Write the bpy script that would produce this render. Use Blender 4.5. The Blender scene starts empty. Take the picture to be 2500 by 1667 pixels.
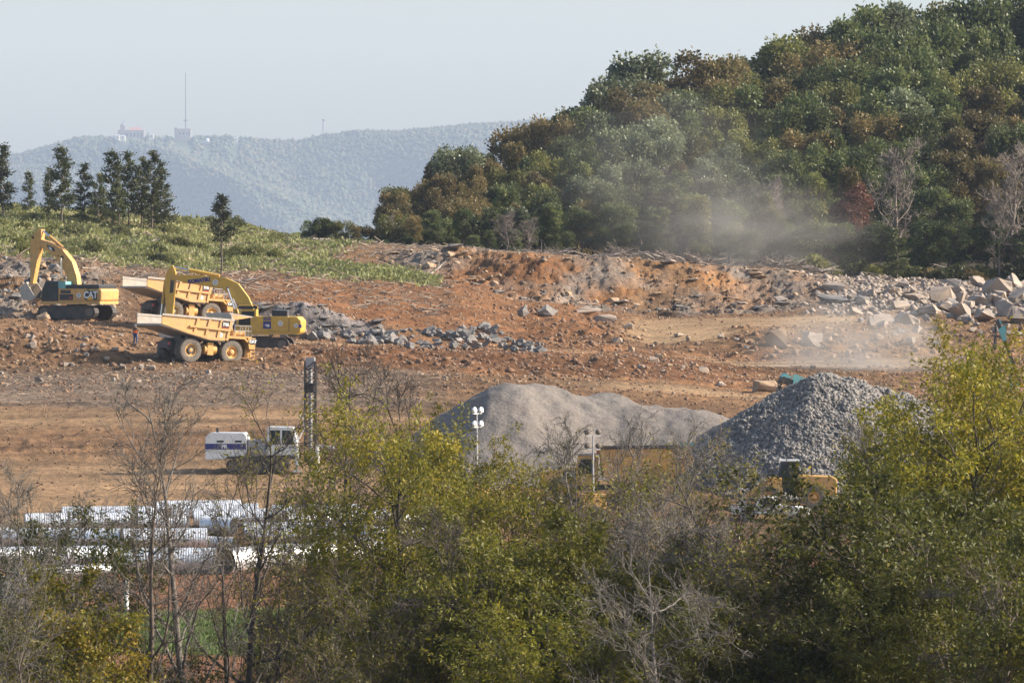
import bpy, bmesh, math, random
import numpy as np
from mathutils import Vector, Matrix

random.seed(7); RNG = np.random.default_rng(11)
R = math.radians
sc = bpy.context.scene
COL = sc.collection

# ------------------------------------------------------------------ camera, sky, sun, exposure
F = 15000.0            # focal length in pixels of the 2500 px wide photograph
CAMZ = 19.5            # camera height over the lowest ground
HOR = 700.0            # row of the horizon in the photograph
cam = bpy.data.cameras.new('camera'); camo = bpy.data.objects.new('camera', cam); COL.objects.link(camo)
camo.location = (0, 0, CAMZ); camo.rotation_euler = (R(90), 0, 0)
cam.sensor_width = 36; cam.lens = 36 * F / 2500
cam.shift_y = -(833.5 - HOR) / 2500
cam.clip_start = 1; cam.clip_end = 30000
cam.dof.use_dof = True; cam.dof.focus_distance = 570; cam.dof.aperture_fstop = 11.0
sc.camera = camo

SUN = Vector((0.86, 0.03, 0.485)).normalized()
sun_el = math.asin(SUN.z); sun_az = math.atan2(SUN.x, SUN.y)
world = bpy.data.worlds.new('World'); sc.world = world; world.use_nodes = True
wn = world.node_tree.nodes; wl = world.node_tree.links
bg = wn['Background']
sky = wn.new('ShaderNodeTexSky'); sky.sky_type = 'NISHITA'; sky.sun_disc = False
sky.sun_elevation = sun_el; sky.sun_rotation = sun_az
sky.air_density = 1.0; sky.dust_density = 3.0; sky.ozone_density = 1.0; sky.altitude = 250
wl.new(sky.outputs[0], bg.inputs[0]); bg.inputs[1].default_value = 0.12
sl = bpy.data.lights.new('sun', 'SUN'); sl.energy = 4.6; sl.angle = R(0.55); sl.color = (1.0, 0.91, 0.78)
so = bpy.data.objects.new('sun', sl); COL.objects.link(so)
so.rotation_euler = (-SUN).to_track_quat('-Z', 'Y').to_euler()
sc.view_settings.view_transform = 'Standard'; sc.view_settings.look = 'None'
sc.view_settings.exposure = 1.02; sc.view_settings.gamma = 1.0
sc.cycles.max_bounces = 6; sc.cycles.diffuse_bounces = 2; sc.cycles.glossy_bounces = 2
sc.cycles.transmission_bounces = 3; sc.cycles.transparent_max_bounces = 8; sc.cycles.volume_bounces = 0
sc.cycles.use_denoising = True
sc.cycles.volume_max_steps = 64

# ------------------------------------------------------------------ helpers
def P(px, py, Y):
    return Vector(((px - 1250) / F * Y, Y, CAMZ + (HOR - py) / F * Y))
def XP(px, Y): return (px - 1250) / F * Y

def _h(ix, iy, seed):
    n = (ix.astype(np.int64) * 374761393 + iy.astype(np.int64) * 668265263 + seed * 974634777) & 0xffffffff
    n = ((n ^ (n >> 13)) * 1274126177) & 0xffffffff
    n = n ^ (n >> 16)
    return (n & 0xffff) / 65535.0
def vnoise(x, y, seed=0):
    x = np.asarray(x, float); y = np.asarray(y, float)
    ix = np.floor(x); iy = np.floor(y); fx = x - ix; fy = y - iy
    fx = fx * fx * (3 - 2 * fx); fy = fy * fy * (3 - 2 * fy)
    a = _h(ix, iy, seed); b = _h(ix + 1, iy, seed); c = _h(ix, iy + 1, seed); d = _h(ix + 1, iy + 1, seed)
    return (a + (b - a) * fx) * (1 - fy) + (c + (d - c) * fx) * fy
def fbm(x, y, scale, seed=0, octv=4, gain=0.5):
    x = np.asarray(x, float) / scale; y = np.asarray(y, float) / scale
    s = 0; a = 1; t = 0
    for k in range(octv):
        s = s + a * (vnoise(x + 17.3 * k, y - 9.1 * k, seed + k) - 0.5) * 2; t += a; a *= gain; x = x * 2.03; y = y * 2.03
    return s / t
def sstep(a, b, x):
    t = np.clip((np.asarray(x, float) - a) / (b - a), 0, 1); return t * t * (3 - 2 * t)
def band(x, a, b, s): return sstep(a - s, a + s, x) * (1 - sstep(b - s, b + s, x))

def tag(o, label=None, cat=None, group=None, kind=None):
    if label: o['label'] = label
    if cat: o['category'] = cat
    if group: o['group'] = group
    if kind: o['kind'] = kind
    return o
def empty(name, loc=(0, 0, 0), rz=0.0, pitch=0.0, scale=1.0):
    o = bpy.data.objects.new(name, None); COL.objects.link(o)
    o.location = loc; o.rotation_euler = (0, pitch, rz); o.scale = (scale,) * 3
    o.empty_display_size = 0.1
    return o
def meshdata(name, v, f, mat=None, smooth=False):
    me = bpy.data.meshes.new(name)
    if isinstance(f, np.ndarray):
        v = np.asarray(v, np.float32); nf, k = f.shape
        me.vertices.add(len(v)); me.vertices.foreach_set('co', v.ravel())
        me.loops.add(nf * k); me.loops.foreach_set('vertex_index', f.astype(np.int32).ravel())
        me.polygons.add(nf); me.polygons.foreach_set('loop_start', np.arange(0, nf * k, k, dtype=np.int32))
        me.polygons.foreach_set('loop_total', np.full(nf, k, np.int32))
        me.update(calc_edges=True)
    else:
        me.from_pydata([tuple(p) for p in v], [], f); me.update()
    if smooth: me.polygons.foreach_set('use_smooth', np.ones(len(me.polygons), bool))
    if mat: me.materials.append(mat)
    return me
def link(name, me, parent=None, loc=None):
    o = bpy.data.objects.new(name, me); COL.objects.link(o)
    if parent: o.parent = parent
    if loc is not None: o.location = loc
    return o
def copy_tree(o, parent=None):
    c = o.copy(); COL.objects.link(c); c.parent = parent
    for ch in o.children: copy_tree(ch, c)
    return c

class MB:
    def __init__(s): s.v = []; s.f = []
    def add(s, v, f):
        b = len(s.v); s.v += [tuple(p) for p in v]; s.f += [tuple(i + b for i in q) for q in f]; return s
    def box(s, x0, x1, y0, y1, z0, z1, m=None):
        v = [Vector((x, y, z)) for x in (x0, x1) for y in (y0, y1) for z in (z0, z1)]
        if m is not None: v = [m @ p for p in v]
        return s.add(v, [(0, 1, 3, 2), (4, 6, 7, 5), (0, 4, 5, 1), (2, 3, 7, 6), (0, 2, 6, 4), (1, 5, 7, 3)])
    def prism(s, pts, y0, y1):           # polygon in x,z pushed along y
        n = len(pts)
        v = [(x, y0, z) for x, z in pts] + [(x, y1, z) for x, z in pts]
        f = [tuple(range(n)), tuple(range(2 * n - 1, n - 1, -1))]
        f += [(i, i + n, (i + 1) % n + n, (i + 1) % n) for i in range(n)]
        return s.add(v, f)
    def prismx(s, pts, x0, x1):          # polygon in y,z pushed along x
        n = len(pts)
        v = [(x0, y, z) for y, z in pts] + [(x1, y, z) for y, z in pts]
        f = [tuple(range(n)), tuple(range(2 * n - 1, n - 1, -1))]
        f += [(i, i + n, (i + 1) % n + n, (i + 1) % n) for i in range(n)]
        return s.add(v, f)
    def cyl(s, p0, p1, r0, r1=None, n=14):
        return s.tube([p0, p1], [r0, r0 if r1 is None else r1], n)
    def tube(s, pts, rad, n=8, cap=True):
        pts = [Vector(p) for p in pts]
        if not hasattr(rad, '__len__'): rad = [rad] * len(pts)
        b = len(s.v); k = len(pts)
        for i, p in enumerate(pts):
            d = (pts[min(i + 1, k - 1)] - pts[max(i - 1, 0)])
            if d.length < 1e-6: d = Vector((0, 0, 1))
            d.normalize(); up = Vector((0, 0, 1)) if abs(d.z) < 0.9 else Vector((0, 1, 0))
            a = d.cross(up).normalized(); c = d.cross(a)
            for j in range(n):
                t = 2 * math.pi * j / n
                s.v.append(tuple(p + (a * math.cos(t) + c * math.sin(t)) * rad[i]))
        for i in range(k - 1):
            for j in range(n):
                s.f.append((b + i * n + j, b + i * n + (j + 1) % n, b + (i + 1) * n + (j + 1) % n, b + (i + 1) * n + j))
        if cap:
            s.f.append(tuple(b + j for j in range(n - 1, -1, -1))); s.f.append(tuple(b + (k - 1) * n + j for j in range(n)))
        return s
    def lathe_y(s, prof, n=28):          # profile of (radius, y) turned about y
        b = len(s.v); k = len(prof)
        for r, y in prof:
            for j in range(n):
                t = 2 * math.pi * j / n; s.v.append((r * math.cos(t), y, r * math.sin(t)))
        for i in range(k - 1):
            for j in range(n):
                s.f.append((b + i * n + j, b + i * n + (j + 1) % n, b + (i + 1) * n + (j + 1) % n, b + (i + 1) * n + j))
        return s
    def data(s, name, mat, smooth=False): return meshdata(name, s.v, s.f, mat, smooth)
    def build(s, name, mat, parent=None, smooth=False, bevel=0.0):
        o = link(name, s.data(name, mat, smooth), parent)
        if bevel:
            m = o.modifiers.new('bevel', 'BEVEL'); m.width = bevel; m.segments = 2; m.limit_method = 'ANGLE'
        return o

# ------------------------------------------------------------------ materials
def nodes_of(name):
    m = bpy.data.materials.new(name); m.use_nodes = True
    return m, m.node_tree.nodes, m.node_tree.links, m.node_tree.nodes['Principled BSDF']
def mat(name, col, rough=0.7, metal=0.0, var=0.18, scale=2.0, bump=0.0, dirt=None, dirtamt=0.4, dirtscale=1.2):
    m, n, l, b = nodes_of(name)
    tc = n.new('ShaderNodeTexCoord'); nz = n.new('ShaderNodeTexNoise')
    nz.inputs['Scale'].default_value = scale; nz.inputs['Detail'].default_value = 6; nz.inputs['Roughness'].default_value = 0.65
    l.new(tc.outputs['Object'], nz.inputs['Vector'])
    mx = n.new('ShaderNodeMix'); mx.data_type = 'RGBA'
    mx.inputs[6].default_value = tuple(c * (1 - var) for c in col) + (1,)
    mx.inputs[7].default_value = tuple(min(1, c * (1 + var)) for c in col) + (1,)
    rp = n.new('ShaderNodeMapRange'); rp.inputs[1].default_value = 0.3; rp.inputs[2].default_value = 0.7
    l.new(nz.outputs[0], rp.inputs[0]); l.new(rp.outputs[0], mx.inputs[0])
    out = mx.outputs[2]
    if dirt:
        nd = n.new('ShaderNodeTexNoise'); nd.inputs['Scale'].default_value = dirtscale; nd.inputs['Detail'].default_value = 8
        nd.inputs['Roughness'].default_value = 0.7
        l.new(tc.outputs['Object'], nd.inputs['Vector'])
        r2 = n.new('ShaderNodeMapRange'); r2.inputs[1].default_value = 0.42; r2.inputs[2].default_value = 0.72
        r2.inputs[4].default_value = dirtamt; l.new(nd.outputs[0], r2.inputs[0])
        m2 = n.new('ShaderNodeMix'); m2.data_type = 'RGBA'; l.new(r2.outputs[0], m2.inputs[0]); l.new(out, m2.inputs[6])
        m2.inputs[7].default_value = tuple(dirt) + (1,); out = m2.outputs[2]
    l.new(out, b.inputs['Base Color'])
    b.inputs['Roughness'].default_value = rough; b.inputs['Metallic'].default_value = metal
    if bump:
        bp = n.new('ShaderNodeBump'); bp.inputs['Strength'].default_value = bump; bp.inputs['Distance'].default_value = 0.1
        l.new(nz.outputs[0], bp.inputs['Height']); l.new(bp.outputs[0], b.inputs['Normal'])
    return m

def leaf_mat(name, c1, c2, c3=None, trans=0.35, rough=0.55, objvar=0.38):
    """leaf colours mixed leaf by leaf with the point attribute tint and tree by tree with the object's random number"""
    m, n, l, b = nodes_of(name)
    at = n.new('ShaderNodeAttribute'); at.attribute_name = 'tint'
    rp = n.new('ShaderNodeValToRGB'); e = rp.color_ramp.elements
    e[0].color = tuple(c1) + (1,); e[0].position = 0.0
    e[1].color = tuple(c3 or c2) + (1,); e[1].position = 1.0
    if c3: k = rp.color_ramp.elements.new(0.6); k.color = tuple(c2) + (1,)
    l.new(at.outputs['Fac'], rp.inputs[0])
    oi = n.new('ShaderNodeObjectInfo'); hs = n.new('ShaderNodeHueSaturation')
    mr = n.new('ShaderNodeMapRange'); mr.inputs[3].default_value = 1 - objvar; mr.inputs[4].default_value = 1 + objvar
    l.new(oi.outputs['Random'], mr.inputs[0]); l.new(mr.outputs[0], hs.inputs['Value']); l.new(rp.outputs[0], hs.inputs['Color'])
    b.inputs['Roughness'].default_value = rough
    try: b.inputs['Specular IOR Level'].default_value = 0.35
    except Exception: pass
    l.new(hs.outputs[0], b.inputs['Base Color'])
    tr = n.new('ShaderNodeBsdfTranslucent'); l.new(hs.outputs[0], tr.inputs[0])
    ms = n.new('ShaderNodeMixShader'); ms.inputs[0].default_value = trans
    l.new(b.outputs[0], ms.inputs[1]); l.new(tr.outputs[0], ms.inputs[2])
    l.new(ms.outputs[0], n['Material Output'].inputs[0])
    return m

DUST = (0.36, 0.22, 0.13)
M = {}
M['cat'] = mat('worn_yellow_paint', (0.60, 0.33, 0.085), 0.55, var=0.14, dirt=DUST, dirtamt=0.75)
M['kom'] = mat('golden_yellow_paint', (0.54, 0.33, 0.04), 0.5, var=0.12, dirt=DUST, dirtamt=0.5)
M['bed'] = mat('dusty_yellow_steel', (0.60, 0.33, 0.11), 0.6, var=0.14, dirt=(0.40, 0.27, 0.17), dirtamt=0.6, dirtscale=0.8)
M['bedin'] = mat('scraped_bed_steel', (0.40, 0.36, 0.31), 0.55, var=0.2, dirt=(0.45, 0.34, 0.24), dirtamt=0.5, dirtscale=1.5)
M['dark'] = mat('dark_steel', (0.035, 0.033, 0.032), 0.6, var=0.3, dirt=(0.16, 0.11, 0.075), dirtamt=0.5)
M['black'] = mat('black_panel', (0.02, 0.022, 0.027), 0.45, var=0.2)
M['tyre'] = mat('dusty_rubber', (0.15, 0.125, 0.10), 0.9, var=0.3, scale=4)
M['glass'] = mat('dark_cab_glass', (0.02, 0.03, 0.03), 0.08, var=0.1)
M['chrome'] = mat('polished_rod', (0.65, 0.68, 0.72), 0.2, 1.0, var=0.05)
M['white'] = mat('white_paint', (0.74, 0.74, 0.72), 0.4, var=0.06, dirt=(0.42, 0.34, 0.26), dirtamt=0.3)
M['grey'] = mat('grey_paint', (0.33, 0.33, 0.34), 0.5, var=0.12, dirt=DUST, dirtamt=0.3)
M['decal_white'] = mat('white_decal', (0.75, 0.75, 0.72), 0.5, var=0.05)
M['decal_black'] = mat('black_decal', (0.018, 0.018, 0.02), 0.5, var=0.1)
M['decal_red'] = mat('red_decal', (0.45, 0.03, 0.03), 0.5, var=0.1)
M['decal_blue'] = mat('blue_decal', (0.03, 0.035, 0.17), 0.5, var=0.1)
M['decal_yellow'] = mat('yellow_decal', (0.75, 0.40, 0.02), 0.5, var=0.05)
M['teal'] = mat('teal_paint', (0.14, 0.42, 0.42), 0.5, var=0.12, dirt=DUST, dirtamt=0.35)
M['zinc'] = mat('galvanised_steel', (0.66, 0.67, 0.68), 0.45, 0.5, var=0.08, scale=3)
M['zincin'] = mat('dull_zinc', (0.33, 0.33, 0.33), 0.6, 0.3, var=0.2)
M['lamp'] = mat('lamp_glass', (0.72, 0.72, 0.70), 0.25, var=0.05)
M['orange'] = mat('orange_lens', (0.75, 0.10, 0.02), 0.4, var=0.05)
M['rock_grey'] = mat('blue_grey_rock', (0.158, 0.15, 0.142), 0.9, var=0.45, scale=1.6, bump=0.5, dirt=(0.25, 0.18, 0.13), dirtamt=0.4)
M['rock_pale'] = mat('pale_limestone', (0.29, 0.24, 0.20), 0.9, var=0.35, scale=1.2, bump=0.5, dirt=(0.34, 0.23, 0.14), dirtamt=0.55)
M['rock_tan'] = mat('tan_sandstone', (0.33, 0.22, 0.13), 0.9, var=0.35, scale=1.2, bump=0.5, dirt=(0.25, 0.20, 0.16), dirtamt=0.5)
M['clod'] = mat('clay_clod', (0.17, 0.095, 0.053), 0.95, var=0.5, scale=0.7)
M['stone'] = mat('mixed_stone', (0.24, 0.175, 0.12), 0.95, var=0.6, scale=0.35)
M['gravel_fine'] = mat('fine_grey_gravel', (0.15, 0.13, 0.113), 0.95, var=0.3, scale=4.0, bump=1.0, dirt=(0.21, 0.165, 0.13), dirtamt=0.5, dirtscale=0.18)
M['gravel'] = mat('coarse_grey_gravel', (0.185, 0.168, 0.152), 0.9, var=0.5, scale=2.5)
M['gravel_base'] = mat('dark_grey_gravel', (0.12, 0.11, 0.10), 0.95, var=0.3, scale=3, bump=0.8)  # darker even gravel tone for the heap bodies under the loose stones
M['bark_grey'] = mat('grey_bark', (0.165, 0.143, 0.122), 0.9, var=0.35, scale=3, bump=0.4)
M['bark_dark'] = mat('dark_bark', (0.075, 0.06, 0.05), 0.9, var=0.4, scale=3, bump=0.4)
M['bark_brown'] = mat('brown_bark', (0.13, 0.10, 0.078), 0.9, var=0.4, scale=3, bump=0.4)
M['deadwood'] = mat('bleached_wood', (0.36, 0.30, 0.25), 0.9, var=0.35, scale=2)
M['brush'] = mat('grey_brush', (0.19, 0.155, 0.13), 0.95, var=0.35, scale=1)
M['chips'] = mat('wood_litter', (0.25, 0.19, 0.14), 0.95, var=0.5, scale=0.5)
M['leaf_fore'] = leaf_mat('yellow_green_leaf', (0.09, 0.098, 0.012), (0.19, 0.175, 0.018), (0.36, 0.26, 0.03), 0.42)
M['leaf_dark'] = leaf_mat('deep_green_leaf', (0.048, 0.054, 0.010), (0.105, 0.105, 0.015), (0.21, 0.17, 0.022), 0.4)
M['leaf_gold'] = leaf_mat('golden_leaf', (0.11, 0.115, 0.014), (0.21, 0.185, 0.02), (0.36, 0.24, 0.03), 0.42)
M['oak'] = leaf_mat('forest_green', (0.05, 0.072, 0.024), (0.115, 0.135, 0.042), (0.21, 0.21, 0.065), 0.35, 0.5)
M['olive'] = leaf_mat('forest_olive', (0.085, 0.10, 0.028), (0.17, 0.165, 0.046), (0.26, 0.23, 0.065), 0.35, 0.5)
M['rust'] = leaf_mat('forest_rust', (0.10, 0.088, 0.032), (0.18, 0.135, 0.05), (0.26, 0.175, 0.065), 0.35, 0.55)
M['red'] = leaf_mat('forest_red', (0.10, 0.045, 0.03), (0.19, 0.075, 0.045), (0.24, 0.11, 0.06), 0.25, 0.55)
M['pale'] = leaf_mat('forest_silver', (0.09, 0.11, 0.055), (0.17, 0.19, 0.10), (0.28, 0.29, 0.17), 0.3, 0.45)
M['cedar'] = leaf_mat('cedar_green', (0.045, 0.055, 0.02), (0.09, 0.10, 0.034), (0.15, 0.13, 0.05), 0.25)
M['weed'] = leaf_mat('weed_green', (0.12, 0.135, 0.045), (0.23, 0.23, 0.085), (0.36, 0.31, 0.17), 0.4)
M['field'] = leaf_mat('field_green', (0.055, 0.085, 0.022), (0.09, 0.125, 0.03), (0.16, 0.17, 0.055), 0.3)
M['farwood'] = mat('far_woodland', (0.06, 0.075, 0.035), 0.95, var=0.4, scale=0.02)
M['brick'] = mat('warm_stone_wall', (0.42, 0.32, 0.25), 0.9, var=0.15, scale=0.3)
M['cream'] = mat('cream_wall', (0.72, 0.66, 0.52), 0.85, var=0.08, scale=0.3)
M['redroof'] = mat('red_tile_roof', (0.45, 0.20, 0.14), 0.85, var=0.15, scale=0.3)
M['skin'] = mat('skin', (0.42, 0.24, 0.16), 0.6, var=0.05)
M['vest'] = mat('orange_vest', (0.85, 0.16, 0.02), 0.7, var=0.08)
M['jeans'] = mat('blue_denim', (0.04, 0.07, 0.18), 0.85, var=0.1)
M['hat'] = mat('white_hard_hat', (0.7, 0.7, 0.66), 0.4, var=0.04)

# ------------------------------------------------------------------ the ground: sections measured along columns of the photograph
# each column: (distance, row) pairs from near to far; rows become heights at that distance
def zof(Y, py): return CAMZ + (HOR - py) / F * Y
SECT = {
 -250: [(470,1195),(500,1065),(530,960),(550,918),(558,870),(566,815),(580,802),(596,785),(606,745),(616,690),(626,640),(650,608),(700,545),(735,512),(800,540),(950,800)],
  0:   [(470,1195),(500,1065),(530,960),(550,918),(558,870),(566,815),(580,802),(596,785),(606,745),(616,690),(626,640),(650,608),(700,545),(735,512),(800,540),(950,800)],
  200: [(470,1195),(500,1060),(530,958),(550,915),(558,872),(566,826),(582,806),(596,788),(608,755),(618,700),(628,648),(650,620),(700,552),(735,518),(800,550),(950,810)],
  330: [(470,1195),(500,1058),(530,958),(550,912),(556,890),(562,868),(575,838),(592,800),(606,778),(614,748),(622,690),(650,645),(690,585),(730,528),(800,560),(950,820)],
  520: [(470,1195),(500,1055),(530,958),(550,908),(558,885),(566,868),(585,850),(600,836),(610,812),(614,760),(620,722),(650,670),(690,610),(735,545),(800,580),(950,830)],
  720: [(470,1195),(500,1050),(530,963),(550,905),(565,868),(590,843),(606,828),(611,790),(614,745),(640,695),(665,650),(700,605),(735,578),(800,610),(950,840)],
  900: [(470,1195),(500,1050),(530,968),(555,895),(575,862),(592,848),(606,836),(612,800),(618,775),(640,712),(660,668),(680,640),(690,612),(700,598),(735,590),(800,600),(950,700)],
 1100: [(470,1195),(500,1050),(530,970),(558,895),(580,860),(594,850),(608,842),(615,812),(624,775),(640,735),(655,700),(671,678),(675,640),(678,608),(700,606),(735,610),(800,590),(950,600)],
 1300: [(470,1195),(500,1050),(530,975),(560,898),(585,864),(598,856),(612,848),(620,820),(630,790),(640,772),(652,750),(664,728),(668,690),(671,640),(673,622),(700,620),(735,615),(800,560),(950,540)],
 1480: [(470,1195),(500,1052),(530,980),(560,905),(585,872),(600,862),(612,850),(622,822),(632,805),(644,790),(657,772),(668,742),(671,695),(675,640),(677,632),(700,632),(735,618),(800,535),(950,470)],
 1600: [(470,1195),(500,1055),(530,985),(560,912),(585,880),(600,866),(612,856),(622,842),(634,815),(650,790),(660,776),(670,750),(674,700),(678,648),(680,640),(700,640),(735,620),(800,515),(950,430)],
 1850: [(470,1195),(500,1060),(530,1000),(560,940),(585,903),(600,890),(610,878),(618,840),(628,806),(636,798),(652,782),(664,765),(675,737),(679,695),(682,660),(705,652),(735,622),(800,480),(950,370)],
 2100: [(470,1200),(500,1065),(530,1005),(560,950),(585,910),(600,888),(612,860),(625,812),(640,795),(652,772),(668,730),(680,702),(700,678),(720,662),(740,622),(800,465),(950,330)],
 2500: [(470,1200),(500,1070),(530,1010),(560,955),(585,915),(600,885),(615,850),(630,815),(645,790),(660,755),(675,722),(690,700),(710,684),(740,622),(800,440),(950,290)],
 2800: [(470,1200),(500,1070),(530,1010),(560,955),(585,915),(600,885),(615,850),(630,815),(645,790),(660,755),(675,722),(690,700),(710,684),(740,622),(800,440),(950,290)],
}
YT = np.arange(0, 1201, 0.5)
CPX = np.array(sorted(SECT), float)
TAB = []
for c in sorted(SECT):
    ys = [0, 395, 432] + [a for a, _ in SECT[c]] + [1200]
    zs = [0, 0, 0] + [zof(a, b) for a, b in SECT[c]]
    zs += [-22.0] if c < 950 else [zs[-1] + 4]
    t = np.interp(YT, ys, zs)
    k = np.exp(-0.5 * (np.arange(-6, 7) * 0.5 / 1.1) ** 2); k /= k.sum()
    TAB.append(np.convolve(np.pad(t, 6, mode='edge'), k, mode='valid'))
TAB = np.array(TAB)
def zbase(X, Y):
    X = np.asarray(X, float); Y = np.clip(np.asarray(Y, float), 1, 1199)
    px = np.clip(X / Y * F + 1250, CPX[0], CPX[-1] - 1e-3)
    i = np.clip(np.searchsorted(CPX, px, side='right') - 1, 0, len(CPX) - 2)
    w = (px - CPX[i]) / (CPX[i + 1] - CPX[i]); w = w * w * (3 - 2 * w)
    j = np.clip((Y / 0.5).astype(int), 0, len(YT) - 2); t = Y / 0.5 - j
    z0 = TAB[i, j] * (1 - t) + TAB[i, j + 1] * t; z1 = TAB[i + 1, j] * (1 - t) + TAB[i + 1, j + 1] * t
    return z0 * (1 - w) + z1 * w
def pxof(X, Y): return np.asarray(X, float) / np.maximum(Y, 1) * F + 1250
# the steep cut faces as runs of (column, foot distance, top distance)
CUTC = np.array([520, 720, 860, 960, 1100, 1300, 1480, 1600, 1850, 2000, 2100, 2600], float)
CUTF = np.array([676, 676, 676, 674, 666, 656, 660, 662, 666, 668, 670, 670], float)
CUTT = np.array([680, 682, 696, 694, 684, 677, 681, 684, 686, 690, 690, 690], float)
def masks(X, Y):
    px = pxof(X, Y); Y = np.asarray(Y, float)
    wob = fbm(X, Y, 9, 31, 4); wo2 = fbm(X, Y, 2.5, 77, 3)
    Yw = Y + wob * 4 + wo2 * 1.2; pw = px + wob * 60 + wo2 * 20
    m = {}
    cf = np.interp(px, CUTC, CUTF); ct = np.interp(px, CUTC, CUTT)
    cut = sstep(-3, 3, Yw - cf) * (1 - sstep(-2.5, 2.5, Yw - ct)) * sstep(900, 1040, pw) * (1 - sstep(1930, 2080, pw))
    low = band(Yw, 609.5, 616.5, 2.0) * band(pw, 530, 930, 60)
    leftb = band(Yw, 600, 630, 5) * (1 - sstep(210, 340, pw))
    m['cut'] = cut; m['low'] = low; m['leftb'] = leftb
    m['rock'] = np.clip(cut + low + leftb, 0, 1)
    m['pit'] = band(Yw, 656, 720, 6) * sstep(1950, 2090, pw)
    # light, driven-over earth
    road = band(Yw, 622, 655, 3.0) * band(pw, 1535, 1980, 50) * (1 - 0.75 * sstep(1700, 1800, pw) * (1 - sstep(634, 640, Yw)))
    road = np.maximum(road, band(Yw, 642, 656, 3) * band(pw, 1700, 2080, 60))
    road = np.maximum(road, band(Y + wob * 2, 596, 602, 2.5) * band(pw, 640, 1450, 120) * 0.8)
    road = np.maximum(road, band(Y + wob * 2, 594, 604, 4) * band(pw, 1700, 2250, 100) * 0.9)
    road = np.maximum(road, band(Y + wob * 2, 542, 549, 3) * band(pw, 1450, 1900, 100) * 0.8)
    road = np.maximum(road, band(Y + wob * 3, 505, 518, 4) * (1 - sstep(1000, 1200, pw)) * 0.5)
    road = np.maximum(road, band(Y + wob * 3, 452, 486, 6) * (1 - sstep(1000, 1200, pw)) * 0.55)
    m['road'] = np.clip(road, 0, 1)
    m['litter'] = band(Yw, 519, 552, 4) * (1 - sstep(900, 1200, pw))
    g = sstep(634, 646, Yw + (pw - 0) * 0.0 - np.interp(px, [0, 300, 520, 720, 900, 1000], [0, 4, 12, 22, 60, 80])) * (1 - sstep(700, 960, pw))
    g2 = band(Yw, 653, 672, 4) * band(pw, 690, 1050, 50)
    m['green'] = np.clip(np.maximum(g * (0.55 + 0.8 * wob), g2 * (0.8 + 0.4 * wob)), 0, 1)
    m['field'] = band(Y + wob * 3, 326, 370, 3)
    m['forest'] = sstep(697, 708, Yw) * sstep(900, 1000, pw)
    m['mound'] = band(Yw, 553, 577, 3) * (1 - sstep(300, 400, pw)) + 0.8 * band(Yw, 553, 580, 3) * sstep(600, 700, pw) * (1 - sstep(1500, 1650, pw)) \
        + 0.9 * band(Yw, 606, 650, 5) * band(pw, 1280, 1530, 40) + 0.8 * band(Yw, 606, 634, 3) * sstep(1720, 1800, pw)
    m['red'] = np.clip(band(Yw, 616, 676, 4) * band(pw, 560, 1500, 60) + band(Yw, 553, 612, 5) * sstep(620, 900, pw) * (1 - sstep(1700, 2000, pw)), 0, 1)
    return m
def zground(X, Y, m=None):
    X = np.asarray(X, float); Y = np.asarray(Y, float)
    if m is None: m = masks(X, Y)
    z = zbase(X, Y)
    far = sstep(440, 470, Y)
    rough = np.clip(0.35 + 0.9 * m['mound'] + 0.5 * m['rock'] + 0.6 * m['pit'] - 0.9 * m['road'] - 0.15 * m['litter'], 0.04, 2)
    smalln = fbm(X, Y, 1.6, 5, 3); bign = fbm(X, Y, 7, 9, 4)
    z = z + far * rough * (0.55 * bign + 0.42 * smalln + 0.35 * np.maximum(0, fbm(X, Y, 3.1, 41, 3)) )
    z = z + (1 - far) * 0.15 * bign + far * m['road'] * 0.05 * fbm(X, Y, 3, 61, 3)
    # ledges of layered rock, broken into blocks along the face
    blk = _h(np.floor(X / 2.7 + 0.6 * vnoise(X / 4, Y / 4, 12)), np.floor(z / 1.6), 93) * 0.8 + _h(np.floor(X / 1.1), np.floor(z / 0.8), 94) * 0.35
    h = 0.62; q = (z + 0.35 * fbm(X, Y, 14, 90, 3) + 0.05 * X * 0.4) / h + blk; fr = q - np.floor(q)
    led = (sstep(0.5, 0.78, fr) - fr) * h
    z = z + led * m['rock'] * 1.15
    # clods and ruts of the bare ground
    bare = np.clip(1 - 1.0 * m['road'] - 0.6 * m['field'] - 0.5 * m['litter'], 0.0, 1)
    z = z + far * bare * (0.17 * fbm(X, Y, 0.75, 15, 2) + 0.22 * np.maximum(0, fbm(X, Y, 1.3, 19, 2) - 0.15))
    return z
def zg(x, y): return float(zground(np.array([x]), np.array([y]))[0])
def hit(px, py, y0=300, y1=760):
    """where the line of sight through a pixel first meets the ground"""
    Y = np.arange(y0, y1, 0.5); X = XP(px, Y)
    row = HOR - (zground(X, Y) - CAMZ) * F / Y
    k = np.argmax(row <= py) if (row <= py).any() else len(Y) - 1
    return Vector((float(X[k]), float(Y[k]), float(zground(X[k:k+1], Y[k:k+1])[0])))

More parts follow.
